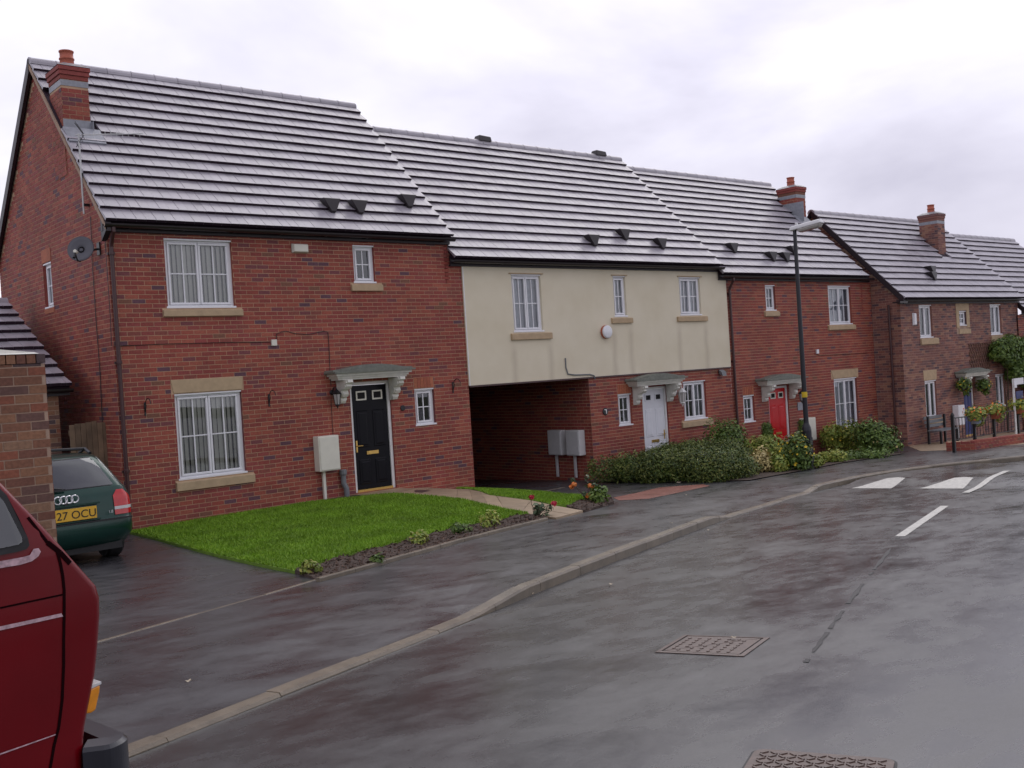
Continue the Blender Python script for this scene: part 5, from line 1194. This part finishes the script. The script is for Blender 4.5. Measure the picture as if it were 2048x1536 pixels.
hd = Vector((.18, -1, 0)).normalized(); hs = Vector((hd.y, -hd.x, 0)); hb = Vector((lp.x, lp.y, zt-.02)); tilt = Vector((0, 0, .12)); h = MB()
def hp_(a, s, z): return hb+hd*a+hs*s+Vector((0, 0, z+.12*a))
h.hexa([hp_(-.10, -.10, 0), hp_(.66, -.13, .0), hp_(.66, .13, .0), hp_(-.10, .10, 0), hp_(-.08, -.07, .10), hp_(.60, -.09, .10), hp_(.60, .09, .10), hp_(-.08, .07, .10)]); bevel(h.build('lantern_housing', 'lampgrey', t), .03, 3)
h = MB(); h.hexa([hp_(.12, -.09, -.075), hp_(.58, -.09, -.075), hp_(.58, .09, -.075), hp_(.12, .09, -.075), hp_(.10, -.115, -.001), hp_(.62, -.12, -.001), hp_(.62, .12, -.001), hp_(.10, .115, -.001)]); bevel(h.build('lamp_bowl', 'lens', t), .02, 2)
h = MB(); h.lathe(hp_(.05, 0, .10), [(.035, 0), (.035, .05), (.025, .06)], 10); h.build('photocell', 'lampgrey', t)
rebase(t, lp)
# manhole covers in the road
q = [GR(*v) for v in ((1315, 1305), (1370, 1272), (1535, 1277), (1485, 1313))]
t = thing('manhole_cover', 'rusty square manhole cover of two triangular plates, the farther one in the road', 'manhole cover'); ctr = sum(q, Vector())/4
def on_road(p, dz): return Vector((p.x, p.y, road_z(p.x, p.y)+dz))
q = [ctr+(p-ctr)*1.04 for p in q]
fr = MB()
for i in range(4):
    a, b_ = q[i], q[(i+1) % 4]; ai, bi = ctr+(a-ctr)*.90, ctr+(b_-ctr)*.90
    fr.hexa([on_road(a, -.02), on_road(b_, -.02), on_road(bi, -.02), on_road(ai, -.02), on_road(a, .006), on_road(b_, .006), on_road(bi, .008), on_road(ai, .008)])
fr.build('frame', 'castiron', t)
for tri in ((0, 1, 2), (0, 2, 3)):
    cc = (q[tri[0]]+q[tri[1]]+q[tri[2]])/3; pp = [ctr+(q[i]-ctr)*.875 for i in tri]; cc = sum(pp, Vector())/3; pp = [cc+(p-cc)*.965 for p in pp]
    m_ = MB(); m_.add([on_road(p, .007) for p in pp]+[on_road(p, -.02) for p in pp], [(0, 1, 2), (0, 1, 4, 3), (1, 2, 5, 4), (2, 0, 3, 5)]); pt = m_.build('plate', 'castiron', t)
    m_ = MB(); n = 7
    for i in range(n):
        for j in range(n-i):
            u, v = (i+.6)/(n+.4), (j+.6)/(n+.4)
            if u+v > .92: continue
            p = on_road(pp[0]*(1-u-v)+pp[1]*u+pp[2]*v, .007); m_.box(p.x-.012, p.x+.012, p.y-.007, p.y+.007, p.z, p.z+.005)
    tag(m_.build('tread_stud', 'castiron', pt), kind='stuff')
ud = MB(); dk = [ctr+(p-ctr)*1.01 for p in q]; ud.add([on_road(p, .002) for p in dk], [(0, 1, 2, 3)]); ud.build('joint_gap', 'rubber', t); rebase(t, ctr)
a2, b2 = GR(1512, 1500), GR(1803, 1522); e1_ = (b2-a2); L2 = .62; e1_ = e1_.normalized(); e2_ = Vector((e1_.y, -e1_.x, 0)).normalized()
if e2_.dot(Vector((CP.x, CP.y, 0))-Vector((a2.x, a2.y, 0))) < 0: e2_ = -e2_
t = thing('manhole_cover', 'checker plate manhole cover at the bottom edge nearest the camera', 'manhole cover')
def mp2(u, v, dz): p = a2+e1_*u+e2_*v; return on_road(p, dz)
def rrect(i, dz, r_=.05, n=5):
    o = []
    for cx, cy, s0 in ((L2-i-r_, i+r_, -90), (L2-i-r_, L2-i-r_, 0), (i+r_, L2-i-r_, 90), (i+r_, i+r_, 180)):
        for k in range(n+1): a = R(s0+90*k/n); o.append(mp2(cx+r_*math.cos(a), cy+r_*math.sin(a), dz))
    return o
m_ = MB(); o = rrect(-.012, .003, .06); m_.add(o, [tuple(range(len(o)))]); m_.build('joint_gap', 'rubber', t)
m_ = MB(); o = rrect(0, .008); i_ = rrect(0, -.02); n = len(o); m_.add(o+i_, [tuple(range(n))]+[(k, (k+1) % n, (k+1) % n+n, k+n) for k in range(n)]); pt = m_.build('plate', 'castiron', t)
m_ = MB()
for i in range(13):
    for j in range(13):
        u, v = .05+i*.0433, .05+j*.0433; d = 1 if (i+j) % 2 else -1; dx, dy = .014, .014*d
        p = [mp2(u-dx-.004*d, v-dy+.004, .008), mp2(u-dx+.004*d, v-dy-.004, .008), mp2(u+dx+.004*d, v+dy-.004, .008), mp2(u+dx-.004*d, v+dy+.004, .008)]
        m_.hexa(p+[x_+Vector((0, 0, .005)) for x_ in p])
tag(m_.build('tread_stud', 'castiron', pt), kind='stuff'); rebase(t, mp2(.3, .3, 0))

# ================================================================== PLANTS
def leaf_cloud(name, parent, mat, blobs, n, size, jit=.35, aspect=1.6, shell=.55, floor=None, droop=0.):
    """n small folded leaves scattered through ellipsoids (centre, radii); denser towards the outside"""
    vs = []; fs = []; vol = [b[1][0]*b[1][1]*b[1][2] for b in blobs]; tot = sum(vol)
    for (c, r_), v in zip(blobs, vol):
        c = Vector(c)
        for _ in range(max(6, int(n*v/tot))):
            d = Vector((random.gauss(0, 1), random.gauss(0, 1), random.gauss(0, 1))).normalized(); rr = shell+(1-shell)*random.random()
            rr *= 1+random.gauss(0, .06); p = c+Vector((d.x*r_[0], d.y*r_[1], d.z*r_[2]))*rr
            if floor and p.z < floor(p.x, p.y)+.02: continue
            nn = (d+Vector((random.gauss(0, jit), random.gauss(0, jit), random.gauss(0, jit)+.35))).normalized()
            t1 = nn.cross(Vector((random.gauss(0, 1), random.gauss(0, 1), random.gauss(0, 1)))).normalized(); t2 = nn.cross(t1); s = size*random.uniform(.6, 1.4)
            b = len(vs); vs += [p-t1*s*.5*aspect, p+t2*s*.4+nn*s*.08, p+t1*s*.5*aspect-Vector((0, 0, droop*s)), p-t2*s*.4+nn*s*.08]; fs += [(b, b+1, b+2), (b, b+2, b+3)]
    return obj(name, vs, fs, mat, parent)
def stems(parent, base, tips, r_=.012, mat='stem'):
    m_ = MB(); base = Vector(base)
    for tp in tips: tp = Vector(tp); mid = (base+tp)/2+Vector((random.gauss(0, .04), random.gauss(0, .04), .05)); m_.tube([base+Vector((random.gauss(0, .03), random.gauss(0, .03), -.03)), mid, tp], [r_, r_*.7, r_*.35], 5)
    return m_.build('stem', mat, parent)
def bush(name, label, cat, base, blobs, n, size, mat, flowers=None, group=None, **kw):
    base = Vector(base); t = thing(name, label, cat, base, group)
    bl = [(Vector(c), r_) for c, r_ in blobs]; fl_ = (lambda x, y: -.0)
    stems(t, (0, 0, 0), [c*.9 for c, r_ in bl])
    leaf_cloud('foliage', t, mat, bl, n, size, floor=fl_, **kw)
    if flowers:
        for fm, fn, fsz in flowers: leaf_cloud('flowers', t, fm, [(c, (r_[0]*1.03, r_[1]*1.03, r_[2]*1.03)) for c, r_ in bl], fn, fsz, shell=.9, aspect=1.1, floor=lambda x, y: .12)
    return t
def gp_(x, y): return (x, y, gz(x, y)+.02)
# the big spreading evergreen that fills the second house's front garden
hbl = []
for k in range(120):
    u = random.random(); v = random.random(); x = 10.0+u*3.3; y = -3.75+v*2.95
    if y < -3.75+ (10.62-x)*2.2 or x > CP.x+(y-CP.y)*1.334-.42: continue
    hz = .44+.12*math.sin(u*7+v*3)+.10*(1-v)*0; hbl.append(((x-11.8, y+2.4, hz*.62), (random.uniform(.32, .58), random.uniform(.32, .55), hz*.62+random.uniform(0, .10))))
bush('evergreen_hedge', 'low spreading dark evergreen hedge in front of the white door', 'hedge', gp_(11.8, -2.4), hbl, 105000, .030, 'hedge', aspect=2.2, jit=.6, shell=.55)
def px_bush(px, py, name, label, cat, wd, ht, n, size, mat, flowers=None, tall=1., nb=7, seed=0, **kw):
    p = G(px, py); rnd = random.Random(px*7+py); bl = []
    for k in range(nb):
        a = rnd.uniform(0, 6.28); r_ = rnd.uniform(0, .5)*wd; z = rnd.uniform(.25, .72)*ht; q = rnd.uniform(.28, .42)*wd*(1.1-.4*z/ht); bl.append(((r_*math.cos(a)*.8, r_*math.sin(a)*.8, z), (q, q, min(q, z*1.0+.02)*tall)))
    return bush(name, label, cat, (p.x, p.y, gz(p.x, p.y)+.01), bl, n, size, mat, flowers, **kw)
b_ = px_bush(1440, 925, 'loose_shrub', 'looser grey green shrub rising behind the hedge under the render house window', 'shrub', 1.15, 1.15, 3800, .05, 'leaf', nb=10, tall=1.5); b_.location = (14.2, -1.1, gz(14.2, -1.1)+.02)
t = px_bush(1510, 930, 'grassy_shrub', 'fine light green grassy shrub between hedge and red door', 'shrub', 1.2, .75, 6000, .035, 'lime', nb=9, aspect=4.); t.location = (14.3, -2.2, gz(14.3, -2.2)+.02)
px_bush(1525, 945, 'straw_plant', 'pale straw yellow variegated plant at the pavement edge', 'plant', .75, .55, 1500, .05, 'straw', nb=6)
px_bush(1560, 944, 'yellow_green_plant', 'low yellow green leafy plant beside the pale straw plant', 'plant', .6, .4, 900, .055, 'lime', nb=5)
px_bush(1592, 940, 'flowering_shrub', 'shrub with bright yellow flowers before the red door beside the lamp post', 'shrub', .9, .80, 2400, .055, 'leaf', [('yellow', 150, .06)], nb=9, tall=1.4)
def conifer(x, y, h, r_, label):
    t = thing('dwarf_conifer', label, 'conifer', gp_(x, y), 'dwarf conifers either side of the red door'); leaf_cloud('foliage', t, 'lime2' if 'lime2' in MAT else 'leaf', [((0, 0, h*k/9), (r_*math.sin(math.pi*(.18+.80*(1-k/9.5)))*.95+.02, r_*math.sin(math.pi*(.18+.80*(1-k/9.5)))*.95+.02, h*.11)) for k in range(1, 9)], 2200, .032, shell=.5, aspect=2.4, floor=lambda a, b: 0)
    stems(t, (0, 0, 0), [(0, 0, h*.6)], .02)
p = atY(1533, 843, -.6); conifer(p.x, -.6, 1.05, .17, 'narrow green dwarf conifer to the left of the red door'); p = atY(1605, 838, -.6); conifer(p.x, -.6, 1.05, .15, 'narrow green dwarf conifer between red door and meter box')
px_bush(1690, 908, 'yellow_leaved_shrub', 'yellow green shrub under the lower window of the red door house', 'shrub', 1.25, .85, 3200, .06, 'lime', [('yellow', 40, .05)], nb=9)
px_bush(1748, 908, 'green_shrub', 'darker green shrub at the end of the red door house garden', 'shrub', 1.35, .8, 3400, .06, 'leaf', [('straw', 12, .06)], nb=9)
px_bush(1660, 925, 'ground_cover_plant', 'low bright green ground cover right of the lamp post', 'plant', 1.0, .22, 1600, .05, 'lime', nb=7); px_bush(1715, 918, 'ground_cover_plant', 'low mid green ground cover below the yellow green shrub', 'plant', 1.3, .2, 1600, .05, 'leaf', nb=8); px_bush(1637, 936, 'ground_cover_plant', 'small weedy plant at the foot of the lamp post', 'plant', .4, .25, 300, .05, 'lime', nb=4)
# small plants of the lawn bed
for px, py, s, mat, lab in ((620, 1152, .22, 'lime', 'flat yellow green seedling at the drive end of the lawn bed'), (755, 1130, .16, 'leaf', 'tiny green seedling at the bed edging'), (838, 1090, .24, 'lime', 'green leafy plant in the lawn bed, third from the drive'), (920, 1070, .24, 'leaf', 'green leafy plant in the middle of the lawn bed'), (985, 1055, .34, 'lime', 'largest yellow green leafy plant in the lawn bed')):
    px_bush(px, py, 'bedding_plant', lab, 'plant', s*1.2, s*.62, 260, .036, mat, nb=6, group='small plants in the lawn bed')
px_bush(1206, 1007, 'bedding_plant', 'dark green leafy clump beside the orange rose', 'plant', .34, .32, 260, .06, 'leaf', nb=6)
def rose(px, py, label, leaves, blooms, leafmat='rosegreen'):
    g = G(px, py); dist = (g-CP).dot(fw); t = thing('rose_bush', label, 'rose', (g.x, g.y, gz(g.x, g.y)+.02)); o = Vector((g.x, g.y, gz(g.x, g.y)+.02))
    P_ = lambda a, b: CP+ray(a, b)*(dist/ray(a, b).dot(fw))-o
    tips = [P_(a, b)+Vector((random.gauss(0, .04), random.gauss(0, .04), 0)) for a, b in leaves]; bl = [P_(a, b) for a, b, _ in blooms]
    stems(t, (0, 0, 0), tips+bl, .007)
    leaf_cloud('foliage', t, leafmat, [(c, (.055, .055, .05)) for c in tips], 9*len(tips), .06, shell=.2)
    for c, (_, _, mt) in zip(bl, blooms):
        m_ = leaf_cloud('bloom', t, mt, [(c, (.045, .045, .035))], 60, .042, shell=.5, aspect=1.1, jit=.2)
rose(1176, 1003, 'tall rose bush with orange blooms in the bed beside the path', [(1150, 960), (1176, 970), (1190, 968), (1172, 985), (1185, 985), (1180, 955)], [(1143, 973, 'orange'), (1148, 969, 'orange'), (1180, 971, 'orange'), (1186, 975, 'orange'), (1175, 991, 'orange')])
rose(1072, 1036, 'small pale leaved rose bush with crimson blooms at the corner of lawn and path', [(1070, 1018), (1078, 1022), (1090, 1013), (1095, 1022), (1065, 1026), (1085, 1012), (1093, 1030), (1075, 1012), (1098, 1018)], [(1108, 1006, 'crimson'), (1063, 994, 'crimson')])

# ================================================================== FAR RIGHT: FRONT OF THE BROWN HOUSE
tr = thing('trellis', 'brown diagonal wooden trellis on the wall above the far canopy', 'trellis'); p, q = F4(1936, 688), F4(1980, 742); n = 9
for k in range(-8, n):
    for s in (0, 1):
        a = p.x+(q.x-p.x)*k/n; pts = []
        h = p.z-q.z; x0_, x1_ = a, a+h*.6
        lo, hi = max(x0_, p.x), min(x1_, q.x)
        if hi-lo < .05: continue
        zA = q.z+(lo-x0_)/.6 if s else p.z-(lo-x0_)/.6; zB = q.z+(hi-x0_)/.6 if s else p.z-(hi-x0_)/.6
        m_ = MB(); yy = Y4-.02-.012*s; m_.tube([(lo, yy, zA), (hi, yy, zB)], .012, 4); m_.build('lath', 'trellis', tr)
rebase(tr, (p.x, Y4, q.z))
cb = F4(2035, 700); cbl = []
for px, py, r_ in ((2000, 695, .38), (2020, 690, .5), (2045, 700, .55), (2015, 715, .42), (2040, 730, .5), (2060, 720, .6), (2050, 755, .42), (2030, 748, .35), (1995, 710, .25), (2070, 770, .45), (2062, 690, .5)):
    c = atY(px, py, Y4-.35); cbl.append(((c.x, c.y, c.z), (r_, .34, r_*.8)))
t = thing('climbing_plant', 'dense green climber massed on the wall at the right edge', 'climber', (29.2, Y4-.15, gz(29.2, Y4)))
leaf_cloud('foliage', t, 'leaf', [(Vector(c)-t.location, r_) for c, r_ in cbl], 9000, .085, shell=.55)
stems(t, (0, 0, 0), [(-.3, -.1, 1.8), (.2, -.1, 2.0), (0, -.1, 2.6)], .03)
g = G(2046, 905); t = thing('estate_sign', 'white sign board on a post at the right edge', 'sign', (g.x+5.5, g.y+2.6, gz(g.x+5.5, g.y+2.6)))
def ats(px, py): p = CP+ray(px, py)*((t.location-CP).dot(fw)/ray(px, py).dot(fw)); return p-t.location
pA, pB = ats(2033, 757), ats(2062, 768); m_ = MB(); m_.box(pA.x, pB.x+.3, -.03, -.01, pB.z, pA.z); m_.build('board', 'upvc', t); pA, pB = ats(2030, 769), ats(2044, 775); m_ = MB(); m_.box(pA.x, pB.x, -.05, -.03, pB.z, pA.z); m_.build('slip_board', 'upvc', t)
pA = ats(2038, 775); m_ = MB(); m_.box(pA.x-.03, pA.x+.03, -.0, .04, -.2, pA.z+.25); m_.build('post', 'white', t); pA, pB = ats(2038, 783), ats(2056, 797); m_ = MB(); m_.box(pA.x+.05, pB.x+.3, -.03, -.01, pB.z, pA.z); m_.build('panel', 'door_blue', t)
# low brick wall with railing posts, pots and plants
wp0, wp1, wp2 = G(1893, 903), G(1950, 900), G(2060, 884)
t = thing('low_brick_wall', 'low red brick forecourt wall below the railing of the brown house', 'wall'); m_ = MB()
pts = [Vector((p.x, p.y, 0)) for p in (wp0, wp1, wp2)]
for a, b in zip(pts, pts[1:]):
    d = (b-a).normalized(); n_ = Vector((-d.y, d.x, 0)); l = (b-a).length; k = 0; row = 0
    for row in range(4):
        u = -.11*(row % 2)
        while u < l:
            s0, s1 = max(0, u), min(l, u+.215); u += .225
            if s1-s0 < .04: continue
            A_, B_ = a+d*s0, a+d*s1; z0 = gz(A_.x, A_.y)-.06+row*.075; w_ = MB()
            w_.hexa([(A_.x, A_.y, z0), (B_.x, B_.y, z0), ((B_+n_*.2).x, (B_+n_*.2).y, z0), ((A_+n_*.2).x, (A_+n_*.2).y, z0), (A_.x, A_.y, z0+.066), (B_.x, B_.y, z0+.066), ((B_+n_*.2).x, (B_+n_*.2).y, z0+.066), ((A_+n_*.2).x, (A_+n_*.2).y, z0+.066)]); w_.build('brick', 'brick', t)
    m_.hexa([a+Vector((0, 0, gz(a.x, a.y)-.1))+n_*.01, b+Vector((0, 0, gz(b.x, b.y)-.1))+n_*.01, b+Vector((0, 0, gz(b.x, b.y)-.1))+n_*.19, a+Vector((0, 0, gz(a.x, a.y)-.1))+n_*.19, a+Vector((0, 0, gz(a.x, a.y)+.23))+n_*.01, b+Vector((0, 0, gz(b.x, b.y)+.23))+n_*.01, b+Vector((0, 0, gz(b.x, b.y)+.23))+n_*.19, a+Vector((0, 0, gz(a.x, a.y)+.23))+n_*.19])
m_.build('mortar', 'mortar', t); rebase(t, (wp1.x, wp1.y, wp1.z))
t = thing('railing', 'black iron railing with slender posts along the low wall by the blue door', 'railing'); posts = []
for px, py in ((1909, 905), (1951, 897), (1990, 889), (2038, 880)):
    g = G(px, py); posts.append(g); m_ = MB(); m_.box(g.x-.035, g.x+.035, g.y-.035, g.y+.035, g.z-.1, g.z+.92); m_.lathe((g.x, g.y, g.z+.92), [(.05, 0), (.03, .05), (.0, .08)], 8, cap=False); m_.build('post', 'iron', t)
for a, b in zip(posts, posts[1:]):
    m_ = MB(); m_.tube([a+Vector((0, 0, .85)), b+Vector((0, 0, .85))], .016, 6); m_.tube([a+Vector((0, 0, .30)), b+Vector((0, 0, .30))], .012, 6)
    for k in range(1, 7): p = a+(b-a)*k/7; m_.tube([p+Vector((0, 0, .3)), p+Vector((0, 0, .85))], .009, 4)
    m_.build('rail', 'iron', t)
rebase(t, posts[0])
for i, (px, py, lab) in enumerate(((1951, 850, 'trailing basket of orange and green flowers on the middle railing post'), (1980, 832, 'basket of orange flowers beside the blue door on the railing'), (2030, 812, 'basket of yellow flowers on the railing at the right edge'))):
    a = posts[min(i+1, 3)]; z = a.z+.80+.06*i; t = thing('flower_trough', lab, 'flower basket', (a.x, a.y-.06, z)); m_ = MB(); m_.lathe((0, 0, 0), [(.10, -.16), (.17, -.02), (.18, 0)], 12); m_.build('pot', 'terracotta' if i else 'blue', t); leaf_cloud('foliage', t, 'lime', [((0, 0, .10), (.34, .30, .20)), ((.12, 0, -.05), (.2, .2, .22))], 520, .07, shell=.4); leaf_cloud('flowers', t, 'orange' if i < 2 else 'yellow', [((0, 0, .14), (.34, .30, .22))], 60, .055, shell=.85, aspect=1.1)
for i, (px, py, lab) in enumerate(((1928, 772, 'hanging basket at the left of the far blue door'), (1968, 772, 'hanging basket at the right of the far blue door'))):
    p = atY(px, py, Y4-.3); t = thing('hanging_basket', lab, 'flower basket', p); m_ = MB(); m_.lathe((0, 0, 0), [(.04, -.15), (.14, -.06), (.17, .02)], 12); m_.tube([(0, 0, .02), (0, 0, .28), (0, .27, .30)], .008, 5); m_.build('basket', 'iron', t); leaf_cloud('foliage', t, 'leaf', [((0, 0, .03), (.27, .25, .22)), ((.1, 0, -.15), (.15, .15, .2))], 420, .07, shell=.4); leaf_cloud('flowers', t, 'yellow', [((0, 0, .05), (.27, .25, .22))], 22, .05, shell=.9)
p = G(1875, 886); p.y = -1.45; p.x = 24.0; t = thing('garden_bench', 'small dark slatted bench under the far lower window', 'bench', (p.x, p.y, gz(p.x, p.y)))
for k in range(4): m_ = MB(); m_.box(-.55, .55, -.22+k*.11, -.13+k*.11, .40, .43); m_.build('seat_slat', 'pipegrey', t)
for k in range(3): m_ = MB(); m_.box(-.55, .55, .24+.03*k, .265+.03*k, .50+k*.12, .59+k*.12); m_.build('back_slat', 'pipegrey', t)
for x in (-.5, .5):
    for y in (-.18, .2): m_ = MB(); m_.box(x-.03, x+.03, y-.03, y+.03, -.02, .40 if y < 0 else .85); m_.build('leg', 'iron', t)
# a few pale leaves and scraps lying on the tarmac
for i, (px, py, kind, lab) in enumerate(((1221, 1171, 'r', 'single fallen leaf lying on the road nearest the kerb'), (1467, 1281, 'r', 'pinkish leaf lying on the farther manhole cover'), (1063, 1190, 'r', 'pale leaf in the gutter where the kerb drops'), (378, 1366, 'p', 'pale scrap on the pavement by the dropped kerb'), (1357, 966, 'p', 'white litter at the foot of the hedge'), (1780, 905, 'p', 'pale scrap of litter at the end of the shrub bed'), (1372, 991, 'p', 'small leaf on the pavement before the hedge'), (1343, 1048, 'p', 'small leaf on the pavement above the kerb'), (1417, 1062, 'r', 'small leaf on the road by the kerb end'))):
    g = (GR if kind == 'r' else G)(px, py); s = .024 if i != 4 else .07; a = random.uniform(0, 3)
    vs = [(s*math.cos(a+k*1.05)*(1 if k % 2 else .75), s*.8*math.sin(a+k*1.05), .006+.012*(k % 2)) for k in range(6)]; o = obj('fallen_leaf' if i not in (4, 5) else 'litter', vs+[(0, 0, .012)], [(k, (k+1) % 6, 6) for k in range(6)], 'litter'); o.location = (g.x, g.y, g.z+(.004 if i != 1 else .012)); tag(o, lab, 'leaf' if i not in (4, 5) else 'litter')
